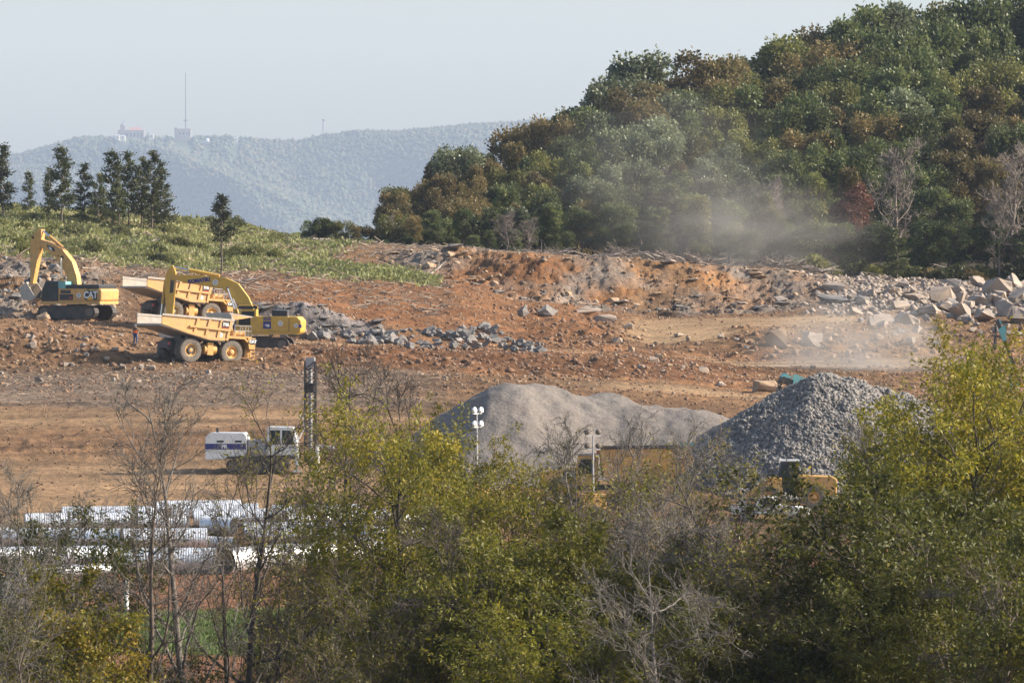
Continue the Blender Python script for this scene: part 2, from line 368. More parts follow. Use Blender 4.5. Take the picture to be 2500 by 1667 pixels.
def soil_material():
    m, n, l, b = nodes_of('quarry_soil')
    at = n.new('ShaderNodeAttribute'); at.attribute_name = 'soil'
    geo = n.new('ShaderNodeNewGeometry')
    n1 = n.new('ShaderNodeTexNoise'); n1.inputs['Scale'].default_value = 1.3; n1.inputs['Detail'].default_value = 9; n1.inputs['Roughness'].default_value = 0.75
    n2 = n.new('ShaderNodeTexNoise'); n2.inputs['Scale'].default_value = 0.16; n2.inputs['Detail'].default_value = 5
    l.new(geo.outputs['Position'], n1.inputs['Vector']); l.new(geo.outputs['Position'], n2.inputs['Vector'])
    r1 = n.new('ShaderNodeMapRange'); r1.inputs[1].default_value = 0.32; r1.inputs[2].default_value = 0.68; r1.inputs[3].default_value = 0.55; r1.inputs[4].default_value = 1.45
    r2 = n.new('ShaderNodeMapRange'); r2.inputs[1].default_value = 0.3; r2.inputs[2].default_value = 0.7; r2.inputs[3].default_value = 0.75; r2.inputs[4].default_value = 1.25
    l.new(n1.outputs[0], r1.inputs[0]); l.new(n2.outputs[0], r2.inputs[0])
    mu = n.new('ShaderNodeMath'); mu.operation = 'MULTIPLY'; l.new(r1.outputs[0], mu.inputs[0]); l.new(r2.outputs[0], mu.inputs[1])
    mx = n.new('ShaderNodeVectorMath'); mx.operation = 'SCALE'; l.new(at.outputs['Color'], mx.inputs[0]); l.new(mu.outputs[0], mx.inputs['Scale'])
    # pale specks of broken stone
    vo = n.new('ShaderNodeTexVoronoi'); vo.inputs['Scale'].default_value = 2.2; l.new(geo.outputs['Position'], vo.inputs['Vector'])
    r3 = n.new('ShaderNodeMapRange'); r3.inputs[1].default_value = 0.10; r3.inputs[2].default_value = 0.20; r3.inputs[3].default_value = 0.55; r3.inputs[4].default_value = 0
    l.new(vo.outputs['Distance'], r3.inputs[0])
    m2 = n.new('ShaderNodeMix'); m2.data_type = 'RGBA'; l.new(r3.outputs[0], m2.inputs[0]); l.new(mx.outputs[0], m2.inputs[6]); m2.inputs[7].default_value = (0.36, 0.28, 0.21, 1)
    l.new(m2.outputs[2], b.inputs['Base Color']); b.inputs['Roughness'].default_value = 0.95
    try: b.inputs['Specular IOR Level'].default_value = 0.15
    except Exception: pass
    bp = n.new('ShaderNodeBump'); bp.inputs['Strength'].default_value = 1.0; bp.inputs['Distance'].default_value = 0.4
    l.new(n1.outputs[0], bp.inputs['Height']); l.new(bp.outputs[0], b.inputs['Normal'])
    return m
M['soil'] = soil_material()

def soil_color(X, Y, m):
    def mixc(c, t, w): return c * (1 - w[:, None]) + np.array(t)[None, :] * w[:, None]
    big = np.clip(0.5 + 0.9 * fbm(X, Y, 22, 3, 4), 0, 1); sm = np.clip(0.5 + 0.9 * fbm(X, Y, 3.2, 8, 4), 0, 1)
    c = np.empty((len(X), 3)); c[:] = (0.185, 0.105, 0.053)
    c = mixc(c, (0.25, 0.142, 0.07), big * 0.6)
    c = mixc(c, (0.225, 0.10, 0.04), np.clip(m['red'] * (0.45 + 0.6 * sm), 0, 1))
    c = mixc(c, (0.17, 0.125, 0.09), m['litter'] * (0.5 + 0.5 * sm))
    c = mixc(c, (0.18, 0.13, 0.09), np.clip(m['green'] + 0.6 * band(Y, 626, 700, 6) * (1 - sstep(500, 800, pxof(X, Y))), 0, 1) * 0.7)
    px = pxof(X, Y)
    z = zbase(X, Y); cutz = sstep(-0.1, 0.7, fbm(X, z * 3.0, 5, 55, 4) + (0.30 - 0.0 * z))
    c = mixc(c, (0.225, 0.19, 0.16), m['rock'] * cutz * 0.95)
    c = mixc(c, (0.34, 0.17, 0.07), m['cut'] * np.clip(0.9 * sm - 0.2, 0, 1) * sstep(0.1, 0.6, fbm(X, Y, 12, 57, 3) + 0.45 * sstep(1550, 1800, px)))
    c = mixc(c, (0.17, 0.165, 0.17), m['low'] * 0.8)
    c = mixc(c, (0.26, 0.215, 0.18), m['pit'] * (0.4 + 0.6 * sm))
    c = mixc(c, (0.40, 0.265, 0.145), m['road'] * (0.75 + 0.25 * sm))
    st = fbm(X * 0.09 + 0.25 * fbm(X, Y, 20, 301, 2) * 4, Y, 2.2, 300, 4)      # wheel ruts and scrapes along the benches
    c = c * (1 + np.clip(st, -0.6, 0.6) * (1 - sstep(610, 630, Y)) * sstep(445, 460, Y) * 0.75)[:, None]
    c = mixc(c, (0.09, 0.14, 0.03), m['field'] * 0.85)
    c = mixc(c, (0.06, 0.05, 0.032), m['forest'])
    c = mixc(c, (0.26, 0.115, 0.055), (1 - sstep(440, 450, Y)) * (1 - m['field']) * 0.8)
    c = mixc(c, (0.135, 0.062, 0.028), band(Y + 3 * fbm(X, Y, 9, 31, 4), 556, 593, 4) * sstep(560, 760, px) * (1 - sstep(1650, 1900, px)) * (1 - m['road']) * (0.35 + 0.5 * sm))   # damp clay
    return c * 0.88

rowsY = np.concatenate([np.arange(60, 300, 12), np.arange(300, 440, 2.0), np.arange(440, 548, 0.9), np.arange(548, 690, 0.42), np.arange(690, 745, 1.2), np.arange(745, 1201, 12)])
colsP = np.arange(-260, 2781, 5.0)
GX, GY = np.meshgrid(colsP, rowsY); nx_, ny_ = len(colsP), len(rowsY)
XX = ((GX - 1250) / F * GY).ravel(); YY = GY.ravel()
mm = masks(XX, YY); ZZ = zground(XX, YY, mm); CC = soil_color(XX, YY, mm)
idx = np.arange(nx_ * ny_).reshape(ny_, nx_)
quads = np.stack([idx[:-1, :-1], idx[:-1, 1:], idx[1:, 1:], idx[1:, :-1]], -1).reshape(-1, 4)
fm = lambda k: mm[k][quads].mean(1)
zone = np.zeros(len(quads), int)
zone[fm('green') > 0.35] = 1; zone[fm('field') > 0.5] = 1
zone[fm('rock') > 0.55] = 2; zone[fm('road') > 0.55] = 3; zone[fm('forest') > 0.5] = 4
for zi, nm in enumerate(('ground', 'grassland', 'rock_face_terrain', 'dirt_road', 'hill')):
    q = quads[zone == zi]
    if not len(q): continue
    u, inv = np.unique(q, return_inverse=True)
    me = meshdata(nm, np.stack([XX[u], YY[u], ZZ[u]], -1), inv.reshape(-1, 4), M['soil'])
    a = me.attributes.new('soil', 'FLOAT_COLOR', 'POINT')
    a.data.foreach_set('color', np.concatenate([CC[u], np.ones((len(u), 1))], 1).astype(np.float32).ravel())
    tag(link(nm, me), kind='structure')
# the valley floor beyond, out to the mountain
mv, vn, vl, vb = nodes_of('valley_floor'); vb.inputs['Base Color'].default_value = (0.07, 0.085, 0.04, 1); vb.inputs['Roughness'].default_value = 0.95
pl = meshdata('valley_ground', [(-2900, -40, -23), (2900, -40, -23), (2900, 17400, -23), (-2900, 17400, -23)], [(0, 1, 2, 3)], mv)
tag(link('valley_ground', pl), kind='structure')

# ------------------------------------------------------------------ the wooded mountain far behind
MY = 15000.0; K_ = MY / 6000.0
RIDGE = [(-400, 470), (-100, 400), (0, 385), (60, 372), (130, 352), (200, 333), (270, 336), (300, 326), (400, 335), (560, 332), (640, 340), (720, 344), (800, 328), (880, 318), (960, 320), (1060, 312), (1160, 302), (1250, 298), (1320, 292), (1500, 290), (2000, 300), (3000, 330)]
RPX = np.array([a for a, _ in RIDGE], float); RPY = np.array([b for _, b in RIDGE], float)
def zmount(X, Y):
    X = np.asarray(X, float) ; Y = np.asarray(Y, float)
    px = pxof(X, np.full_like(X, MY))
    top = CAMZ + (HOR - np.interp(px, RPX, RPY)) / F * MY - 6
    X = X / K_; Y = Y / K_; t = (Y - 5300) / 700.0
    s = np.where(t < 1, np.clip(t, 0, 1) ** 1.15, np.clip(1 - (t - 1) * 0.25, 0.2, 1))
    base = -23.0
    # spurs and gullies running down to the left
    g = fbm(X * 1.0 + (Y - 5300) * 0.55, Y * 0.22, 150, 201, 4)
    amp = 95 * K_ * np.clip(t, 0, 1) * np.clip(1.0 - t, 0, 1) * 3.4
    return base + (top - base) * s + g * amp
mX, mYg = np.meshgrid(K_ * np.arange(-900, 901, 9.0), K_ * np.concatenate([np.arange(5300, 6050, 9.0), np.arange(6050, 6900, 50.0)]))
mz = zmount(mX.ravel(), mYg.ravel()); i2 = np.arange(mX.size).reshape(mX.shape)
q2 = np.stack([i2[:-1, :-1], i2[:-1, 1:], i2[1:, 1:], i2[1:, :-1]], -1).reshape(-1, 4)
tag(link('mountain', meshdata('mountain', np.stack([mX.ravel(), mYg.ravel(), mz], -1), q2, M['farwood'], True)), kind='structure')

def ico():
    bm = bmesh.new(); bmesh.ops.create_icosphere(bm, subdivisions=1, radius=1)
    v = np.array([x.co[:] for x in bm.verts]); f = np.array([[x.index for x in p.verts] for p in bm.faces]); bm.free(); return v, f
IV, IF = ico()
def ico2():
    bm = bmesh.new(); bmesh.ops.create_icosphere(bm, subdivisions=2, radius=1)
    v = np.array([x.co[:] for x in bm.verts]); f = np.array([[x.index for x in p.verts] for p in bm.faces]); bm.free(); return v, f
OCV = np.array([(1,0,0),(-1,0,0),(0,1,0),(0,-1,0),(0,0,1),(0,0,-1)], float)
OCF = np.array([(0,2,4),(2,1,4),(1,3,4),(3,0,4),(2,0,5),(1,2,5),(3,1,5),(0,3,5)])
def scatter_blobs(pos, size, bv, bf, jit=0.3, flat=(1, 1, 1), rng=RNG):
    n = len(pos); k = len(bv)
    v = bv[None] * (1 + jit * rng.uniform(-1, 1, (n, k, 1))) * np.array(flat)[None, None]
    v = v * rng.uniform(0.7, 1.3, (n, 1, 3))
    a = rng.uniform(0, 6.283, n); c, s = np.cos(a)[:, None], np.sin(a)[:, None]
    tl = rng.uniform(-0.6, 0.6, n); ct, st = np.cos(tl)[:, None], np.sin(tl)[:, None]
    y, z = v[..., 1] * ct - v[..., 2] * st, v[..., 1] * st + v[..., 2] * ct
    x, y = v[..., 0] * c - y * s, v[..., 0] * s + y * c
    w = np.stack([x, y, z], -1) * np.asarray(size)[:, None, None] + pos[:, None, :]
    f = bf[None] + (np.arange(n) * k)[:, None, None]
    return w.reshape(-1, 3), f.reshape(-1, bf.shape[1])
n_ = 30000
tx = K_ * RNG.uniform(-640, 160, n_); ty = 5300 + 715 * np.sqrt(RNG.uniform(0, 1, n_)); ty[:2200] = RNG.uniform(5975, 6012, 2200)
ty = ty * K_; tzv = zmount(tx, ty)
def slope_y(px, py):
    Y = np.arange(MY - 900, MY + 1, 4.0); k = zmount(XP(px, Y), Y) >= CAMZ + (HOR - py) / F * Y; return float(Y[np.argmax(k)]) if k.any() else MY
HOUSES = [(288, 300, 332, 341, 'small cream house below the castle-like hall'), (304, 315, 334, 345, 'larger cream house in trees below the castle-like hall'),
        (365, 376, 327, 342, 'tall cream house between the two stone halls'), (396, 401, 332, 340, 'tiny white house left of the square towered hall'),
        (572, 582, 335, 347, 'pale square house at the right end of the mountain settlement')]
HY = [slope_y((a + b) / 2, d) for a, b, c, d, _ in HOUSES]; TY = slope_y(506, 350)
keep_ = np.ones(n_, bool); tpx = pxof(tx, ty)
for (a, b, w) in [(a, b, y) for (a, b, c, d, _), y in zip(HOUSES, HY)] + [(498, 514, TY), (286, 354, MY), (424, 468, MY)]: keep_ &= ~((tpx > a - 4) & (tpx < b + 4) & (ty > w - 130) & (ty < w + 25))
tx, ty, tzv = tx[keep_], ty[keep_], tzv[keep_]; n_ = len(tx)
v_, f_ = scatter_blobs(np.stack([tx, ty, tzv + 1.5], -1), K_ * RNG.uniform(1.5, 3.6, n_), OCV, OCF, 0.3, (1, 1, 0.95))
m_, nn, ll, bb = nodes_of('far_tree_canopy')
at_ = nn.new('ShaderNodeAttribute'); at_.attribute_name = 'tint'; rp_ = nn.new('ShaderNodeValToRGB')
rp_.color_ramp.elements[0].color = (0.03, 0.045, 0.02, 1); rp_.color_ramp.elements[1].color = (0.11, 0.085, 0.04, 1)
k_ = rp_.color_ramp.elements.new(0.6); k_.color = (0.055, 0.07, 0.03, 1)
ll.new(at_.outputs['Fac'], rp_.inputs[0]); ll.new(rp_.outputs[0], bb.inputs['Base Color']); bb.inputs['Roughness'].default_value = 0.9
me_ = meshdata('mountain_woodland', v_, f_, m_)
me_.attributes.new('tint', 'FLOAT', 'POINT').data.foreach_set('value', np.repeat(RNG.uniform(0, 1, n_), len(OCV)).astype(np.float32))
tag(link('mountain_woodland', me_), 'hazy wooded slope of the far mountain', 'woodland', kind='stuff')

def far(px, py): # a point on the ridge line distance
    return P(px, py, MY)
S6 = MY / F     # metres per photo pixel at the mountain
def far_block(mb, px0, px1, py0, py1, d0=-8, d1=8):
    a = P(px0, py1, MY); b = P(px1, py0, MY); mb.box(a.x, b.x, MY + d0, MY + d1, a.z, b.z); return mb
# castle-like hall
t = empty('castle_hall', P(320, 345, MY)); o0 = t.location.copy()
def fpart(root, name, mb, m):
    org = root.location
    mb.v = [tuple(Vector(p) - org) for p in mb.v]; return mb.build(name, m, root)
def gable(mb, px0, px1, pyt, pyb, d0, d1):     # roof with its ridge along x
    a = P(px0, pyb, MY); b = P(px1, pyt, MY); y0, y1, yc = MY + d0, MY + d1, MY + (d0 + d1) / 2
    mb.add([(a.x, y0, a.z), (b.x, y0, a.z), (b.x, y1, a.z), (a.x, y1, a.z), (a.x + 1, yc, b.z), (b.x - 1, yc, b.z)],
           [(0, 1, 5, 4), (2, 3, 4, 5), (0, 4, 3), (1, 2, 5), (3, 2, 1, 0)])
    return mb
fpart(t, 'wall', far_block(MB(), 288, 352, 318, 352, -9, 6), M['brick'])
fpart(t, 'roof', gable(MB(), 316, 345, 311, 318, -8.5, 5.5), M['redroof'])
tw = fpart(t, 'tower', far_block(far_block(MB(), 294, 302, 304, 318, -4, 2), 301, 306, 308, 318, -5, 3), M['brick'])
fpart(t, 'tower_cap', far_block(far_block(MB(), 297, 305, 298, 303.8, -2, 1), 299, 302, 292, 298.3, -1, 0), M['white'])
for a, b in ((309, 312), (318, 321), (327, 330), (336, 339), (345, 348)):
    fpart(t, 'window', far_block(MB(), a, b, 326, 334, -9.4, -8.9), M['black'])
tag(t, 'castle-like stone hall with a turret on the mountain crest', 'building')
t = empty('stone_hall', P(448, 345, MY))
fpart(t, 'wall', far_block(MB(), 433, 466, 317, 346, -9, 6), M['brick'])
fpart(t, 'tower', far_block(MB(), 426, 434, 312, 346, -7, 0), M['brick'])
fpart(t, 'parapet', far_block(MB(), 432.5, 466.5, 315, 317, -9.3, 6.3), M['redroof'])
for a in (438, 446, 454, 461): fpart(t, 'window', far_block(MB(), a, a + 3, 323, 330, -9.4, -8.9), M['black'])
tag(t, 'long flat roofed hall with a square tower beside the tall mast', 'building')
for (a, b, c, d, lab), yh in zip(HOUSES, HY):
    t = empty('mountain_house', P((a + b) / 2, d, MY)); e = yh - MY
    fpart(t, 'wall', far_block(MB(), a, b, c + 3, d + 6, e - 8, e + 8), M['cream'])
    fpart(t, 'roof', gable(MB(), a - 0.6, b + 0.6, c, c + 3, e - 8.5, e + 8.5), M['grey'])
    fpart(t, 'window', far_block(MB(), (a + b) / 2 - 1.2, (a + b) / 2 + 1.2, c + 5, c + 8, e - 8.3, e - 7.9), M['black'])
    tag(t, lab, 'house', 'houses on the mountain crest')
t = empty('water_tank', P(506, 350, MY)); mbt = MB(); c_ = P(506, 343, TY - 6)
mbt.tube([(0, 0, -3), (0, 0, 3.2), (0, 0, 4.5), (0, 0, 5.4)], [4.6, 4.6, 3.4, 0.6], 18); mbt.v = [(p[0] + c_.x, p[1] + c_.y, p[2] + c_.z) for p in mbt.v]
fpart(t, 'tank', mbt, M['white']); fpart(t, 'base', far_block(MB(), 498, 514, 348, 353, TY - MY - 10, TY - MY - 2), M['grey'])
tag(t, 'white domed water tank on the mountain crest', 'water tank')
t = empty('radio_mast', P(453, 366, MY)); mbt = MB()
b0 = P(453, 366, MY - 20); t0 = P(453, 178, MY - 20); h_ = t0.z - b0.z
mbt.tube([b0, t0], [1.5, 1.0], 4); fpart(t, 'mast', mbt, M['dark'])
mbt = MB()
for k in range(22):
    z = b0.z + h_ * k / 22; mbt.box(b0.x - 2.2, b0.x + 2.2, MY - 20.2, MY - 19.8, z, z + 0.5)
tag(fpart(t, 'bracing', mbt, M['redroof']), kind='stuff')
mbt = MB(); mbt.box(b0.x - 6, b0.x + 6, MY - 21, MY - 19, zof(MY - 20, 296), zof(MY - 20, 293)); fpart(t, 'antenna_ring', mbt, M['grey'])
tag(t, 'very tall thin radio mast rising above the mountain crest', 'mast')
t = empty('lattice_tower', P(790, 322, MY)); mbt = MB()
for dx in (-1, 1):
    mbt.tube([P(790 + dx * 2.2, 324, MY - 15), P(790 + dx * 1.1, 292, MY - 15)], 0.9, 4)
for k in range(6):
    mbt.tube([P(787.8 + k * .18, 322 - 5 * k, MY - 15), P(792.2 - k * .18, 317 - 5 * k, MY - 15)], 0.35, 4)
fpart(t, 'frame', mbt, M['grey']); fpart(t, 'antenna_head', far_block(MB(), 786, 794, 292, 296, -17, -13), M['grey'])
tag(t, 'short lattice tower with boxy head on the mountain ridge', 'tower')

print('setting done')

# ------------------------------------------------------------------ rocks
def rock_mesh(name, m, seed, flat=1.0, npts=15):
    r = random.Random(seed); bm = bmesh.new()
    for _ in range(npts):
        v = Vector((r.gauss(0, 1), r.gauss(0, 1), r.gauss(0, 1))).normalized()
        k = max(abs(v.x), abs(v.y), abs(v.z)); v = v * (0.55 + 0.45 / k * 0.75)
        bm.verts.new((v.x * 0.62, v.y * 0.5, v.z * 0.42 * flat))
    g = bmesh.ops.convex_hull(bm, input=bm.verts)
    bmesh.ops.delete(bm, geom=[e for e in g['geom_unused'] + g['geom_interior'] if isinstance(e, bmesh.types.BMVert)], context='VERTS')
    bmesh.ops.subdivide_edges(bm, edges=bm.edges[:], cuts=1, use_grid_fill=True)
    for v in bm.verts: v.co *= 1 + r.uniform(-.075, .06); v.co += Vector((r.uniform(-.02, .02), r.uniform(-.02, .02), r.uniform(-.02, .02)))
    me = bpy.data.meshes.new(name); bm.to_mesh(me); bm.free(); me.materials.append(m); return me
ROCK = {k: [rock_mesh('boulder', M[k], 100 * i + s, fl) for s, fl in enumerate((1, 1.15, 0.8, 0.95, 0.65, 1.3))] for i, k in enumerate(('rock_grey', 'rock_pale', 'rock_tan'))}
SLAB = [rock_mesh('ledge_rock', M[k], 900 + s, 0.38) for s, k in enumerate(('rock_pale', 'rock_grey', 'rock_tan', 'rock_pale'))]
rr = random.Random(5)
def rock(name, px, py, size, kind, label, group=None, cat='boulder', Y=None, me=None, rz=None, tilt=0.35, sink=0.2, scale=None):
    """size: width in photo pixels; stands on the ground where the line of sight meets it"""
    h = hit(px, py, 440) if Y is None else Vector((XP(px, Y), Y, zg(XP(px, Y), Y)))
    w = size * h.y / F
    o = link(name, me or rr.choice(ROCK[kind])); k = w / 1.15
    o.scale = (k * rr.uniform(0.85, 1.15), k * rr.uniform(0.8, 1.2), k * rr.uniform(0.8, 1.15)) if scale is None else tuple(k * q for q in scale)
    o.rotation_euler = (rr.uniform(-tilt, tilt), rr.uniform(-tilt, tilt), rr.uniform(0, 6.28) if rz is None else rz)
    o.location = (h.x, h.y, h.z + o.scale.z * (0.36 - sink))
    tag(o, label, cat, group); return o
# row of broken blue-grey rock below the shale ledge
L_ = 'angular blue-grey rock in the row dumped below the dark ledge'; G_ = 'grey rocks in the row below the ledge'
rows = [(700, 815, 838, 40), (760, 812, 845, 36), (830, 806, 850, 30)]
for i in range(205):
    px = rr.uniform(690, 1330) if i % 3 else rr.uniform(900, 1300)
    top = np.interp(px, [690, 800, 900, 1000, 1100, 1180, 1250, 1330], [812, 806, 806, 808, 806, 812, 830, 846])
    bot = np.interp(px, [690, 800, 900, 1000, 1100, 1180, 1250, 1330], [826, 832, 842, 850, 858, 860, 862, 860])
    py = rr.uniform(top, bot)
    s = rr.choice((14, 18, 22, 26, 30, 36)) * (1.15 if px < 1000 else 0.9)
    o = rock('grey_rock', px, py, s, 'rock_grey', L_, G_, 'rock')
    if 1080 < px < 1240: o.location.z += max(0, 1.3 * (1 - abs(px - 1165) / 90) * rr.uniform(0.2, 1))
# pale boulder heap at the right, below the forest
L_ = 'pale limestone boulder in the heap of big blocks near the forest edge'; G_ = 'pale boulders in the big heap'
BIG = [(2150, 795, 88), (2215, 792, 74), (2130, 722, 58), (2230, 735, 78), (2300, 735, 96), (2335, 720, 70), (2390, 745, 80), (2435, 715, 90), (2480, 700, 85), (2270, 770, 90),
       (2340, 778, 84), (2400, 785, 80), (2455, 770, 86), (2490, 785, 90), (2200, 752, 60), (2320, 700, 60), (2260, 705, 54), (2385, 700, 62), (2180, 715, 50), (2495, 735, 90), (2440, 745, 60), (2540, 720, 90), (2560, 760, 90)]
for px, py, s in BIG: rock('boulder', px, py, s * .82, 'rock_pale', L_, G_)
for i in range(110):
    px = rr.uniform(2060, 2560); py = rr.uniform(np.interp(px, [2060, 2200, 2500], [735, 700, 690]), np.interp(px, [2060, 2200, 2500], [775, 815, 825]))
    rock('boulder', px, py, rr.choice((14, 18, 22, 28, 34, 44)), rr.choice(('rock_pale', 'rock_pale', 'rock_grey')), L_, G_)
# single blocks one can point at
rock('boulder', 1274, 772, 46, 'rock_grey', 'tall grey wedge of rock at the foot of the cut face', scale=(0.8, 0.8, 1.3))
rock('boulder', 1328, 772, 66, 'rock_grey', 'long grey block lying right of the tall rock wedge', scale=(1.1, 0.8, 0.8), me=ROCK['rock_grey'][1], rz=0.1, tilt=0.1)
rock('boulder', 1430, 766, 74, 'rock_pale', 'big pale slab lying at the foot of the cut face', scale=(1.1, 0.8, 0.6), rz=0.2, tilt=0.12)
rock('boulder', 1478, 786, 62, 'rock_pale', 'cream block at the edge of the sandy road', scale=(1.1, 0.8, 0.75), rz=0.0, tilt=0.1)
rock('boulder', 1866, 955, 88, 'rock_tan', 'large tan block standing left of the teal conveyor head', scale=(1.1, 0.8, 0.95), rz=0.05, tilt=0.05)
rock('boulder', 1760, 945, 26, 'rock_pale', 'small pale stone left of the large tan block')
rock('boulder', 145, 800, 24, 'rock_tan', 'cream cube of rock on the dirt bank under the excavator', rz=0.4, Y=577)
rock('boulder', 222, 808, 20, 'rock_tan', 'small tan rock on the dirt bank right of the cream cube', Y=575)
rock('boulder', 1900, 842, 60, 'rock_tan', 'brown boulder half buried in the slope under the sandy road')
rock('boulder', 1985, 845, 64, 'rock_pale', 'dusty boulder in the slope below the sandy road, above the gravel')
rock('boulder', 2225, 838, 40, 'rock_pale', 'pale upright stone in the slope below the boulder heap')
rock('boulder', 1905, 735, 46, 'rock_pale', 'pale flat block at the right end of the cut face', me=SLAB[0])
rock('boulder', 2040, 742, 90, 'rock_grey', 'broad grey hump of rock left of the pale boulder heap', scale=(1.2, 0.9, 0.9))
rock('boulder', 2035, 710, 66, 'rock_pale', 'wide pale block above the broad grey hump', scale=(1.1, 0.8, 0.6))
# left bank of broken grey stone behind the excavator
for i in range(75):
    px = rr.uniform(-10, 280); py = rr.uniform(np.interp(px, [0, 280], [625, 705]), 782)
    rock('grey_rock', px, py, rr.choice((9, 12, 16, 20, 28, 36)), rr.choice(('rock_grey', 'rock_grey', 'rock_tan')), 'grey or tan stone in the rubble bank behind the excavator with raised boom', 'stones in the rubble bank behind the excavator', 'rock')
# ledges and blocks in the long cut face
for i in range(95):
    px = rr.uniform(940, 1950); f_ = np.interp(px, CUTC, CUTF); t_ = np.interp(px, CUTC, CUTT)
    o = rock('ledge_rock', px, 0, rr.choice((12, 18, 24, 32, 44)), 'rock_pale', 'layered slab sticking out of the long cut rock face', 'slabs in the long cut face', 'rock', Y=rr.uniform(f_ + 1, t_ - 2), me=rr.choice([SLAB[2], SLAB[2], SLAB[0], SLAB[1], ROCK['rock_tan'][2]]), rz=rr.uniform(-0.35, 0.35), tilt=0.16)
for i in range(22):
    px = rr.uniform(540, 930)
    o = rock('ledge_rock', px, 0, rr.choice((20, 28, 36, 46)), 'rock_grey', 'dark layered slab in the low ledge behind the machines', 'slabs in the low dark ledge', 'rock', Y=rr.uniform(610, 615.5), me=rr.choice((SLAB[1], SLAB[1], ROCK['rock_grey'][4])), rz=rr.uniform(-0.3, 0.3), tilt=0.12)
# stones lying about on the mounds
for i in range(80):
    px = rr.uniform(0, 640); py = rr.uniform(820, 935)
    rock('stone', px, py, rr.choice((8, 11, 14, 18, 24)), rr.choice(('rock_tan', 'rock_pale')), 'loose tan stone on the clay bank around the parked machines', 'loose stones on the clay bank', 'stone')
for i in range(90):
    px = rr.uniform(1480, 2300); py = rr.uniform(800, 910)
    rock('stone', px, py, rr.choice((9, 12, 16, 20, 30)), rr.choice(('rock_tan', 'rock_pale', 'rock_tan')), 'loose stone on the slope under the sandy road', 'loose stones under the sandy road', 'stone')
# countless clods and chips of stone
def rubble(name, label, n, region, smin, smax, m, seed, flat=0.7, base=(OCV, OCF), lift=0.0):
    g = np.random.default_rng(seed); px = g.uniform(region[0], region[1], n); Y = g.uniform(region[2], region[3], n); X = XP(px, Y)
    mk = masks(X, Y); keep = g.uniform(0, 1, n) > np.clip(0.92 * mk['road'] + 0.9 * mk['forest'], 0, 0.96)
    if len(region) > 4: keep &= g.uniform(0, 1, n) < mk[region[4]]
    X, Y = X[keep], Y[keep]; z = zground(X, Y); s = smin + (smax - smin) * g.uniform(0, 1, len(X)) ** 3
    v, f = scatter_blobs(np.stack([X, Y, z + lift], -1), s, base[0], base[1], 0.35, (1, 1, flat), g)
    tag(link(name, meshdata(name, v, f, m)), label, 'rubble', kind='stuff')
rubble('stone_chips', 'small pale stone chips strewn over the worked ground', 17000, (-50, 2550, 540, 690), 0.05, 0.24, M['stone'], 1)
rubble('clay_clods', 'brown clay clods strewn over the worked ground', 16000, (-50, 2550, 530, 680), 0.06, 0.30, M['clod'], 2)
rubble('mound_clods', 'big lumps of clay on the dumped mounds', 9000, (-50, 2550, 548, 655, 'mound'), 0.10, 0.55, M['clod'], 3)
rubble('grey_scree', 'grey scree on the cut rock faces', 9000, (-50, 2550, 600, 700, 'rock'), 0.06, 0.38, M['stone'], 4)
rubble('grey_chips', 'grey chips at the foot of the cut rock faces', 7000, (-50, 2550, 600, 668, 'rock'), 0.06, 0.34, M['rock_grey'], 14)
rubble('pit_scree', 'pale scree between the boulders', 9000, (1950, 2550, 640, 715, 'pit'), 0.06, 0.55, M['rock_pale'], 6)
rubble('field_clods', 'small clods on the open dirt field', 9000, (-50, 2550, 448, 550), 0.04, 0.22, M['clod'], 5)
# wood litter: thin pale sticks lying on the cleared slopes
def sticks(name, label, n, region, lmin, lmax, r, m, seed, key=None, up=0.2):
    g = np.random.default_rng(seed); px = g.uniform(region[0], region[1], n); Y = g.uniform(region[2], region[3], n); X = XP(px, Y)
    if key:
        k = g.uniform(0, 1, n) < masks(X, Y)[key]; X, Y = X[k], Y[k]
    n = len(X); z = zground(X, Y) + 0.06; L = g.uniform(lmin, lmax, n); a = g.normal(0, 0.7, n); e = g.normal(0, up, n)
    d = np.stack([np.cos(a) * np.cos(e), np.sin(a) * np.cos(e), np.sin(e)], -1) * L[:, None] * 0.5
    c = np.stack([X, Y, z + np.abs(d[:, 2])], -1); s = np.cross(d, np.array([0, 0, 1.0])); s /= np.linalg.norm(s, axis=1)[:, None] + 1e-9
    w = r * g.uniform(0.5, 1.6, n)[:, None]; u = np.array([0, 0, 1.0])[None] * w * 1.6
    v = np.stack([c - d - s * w, c - d + s * w, c - d + u, c + d - s * w, c + d + s * w, c + d + u], 1).reshape(-1, 3)
    b = (np.arange(n) * 6)[:, None, None]
    f = (np.array([[0, 3, 5, 2], [1, 2, 5, 4], [0, 1, 4, 3]])[None] + b).reshape(-1, 4)
    tag(link(name, meshdata(name, v, f, m)), label, 'litter', kind='stuff')
sticks('wood_litter', 'pale sticks and bark littering the cleared slope behind the excavators', 2600, (-40, 1100, 624, 735), 0.3, 2.0, 0.04, M['chips'], 21)
sticks('field_litter', 'sticks and straw littering the open field before the machines', 2600, (-40, 1100, 518, 556), 0.2, 0.8, 0.02, M['chips'], 22, 'litter')
sticks('edge_litter', 'sticks along the forest edge above the cut face', 1100, (900, 2550, 682, 705), 0.3, 1.6, 0.035, M['chips'], 23, None, 0.12)

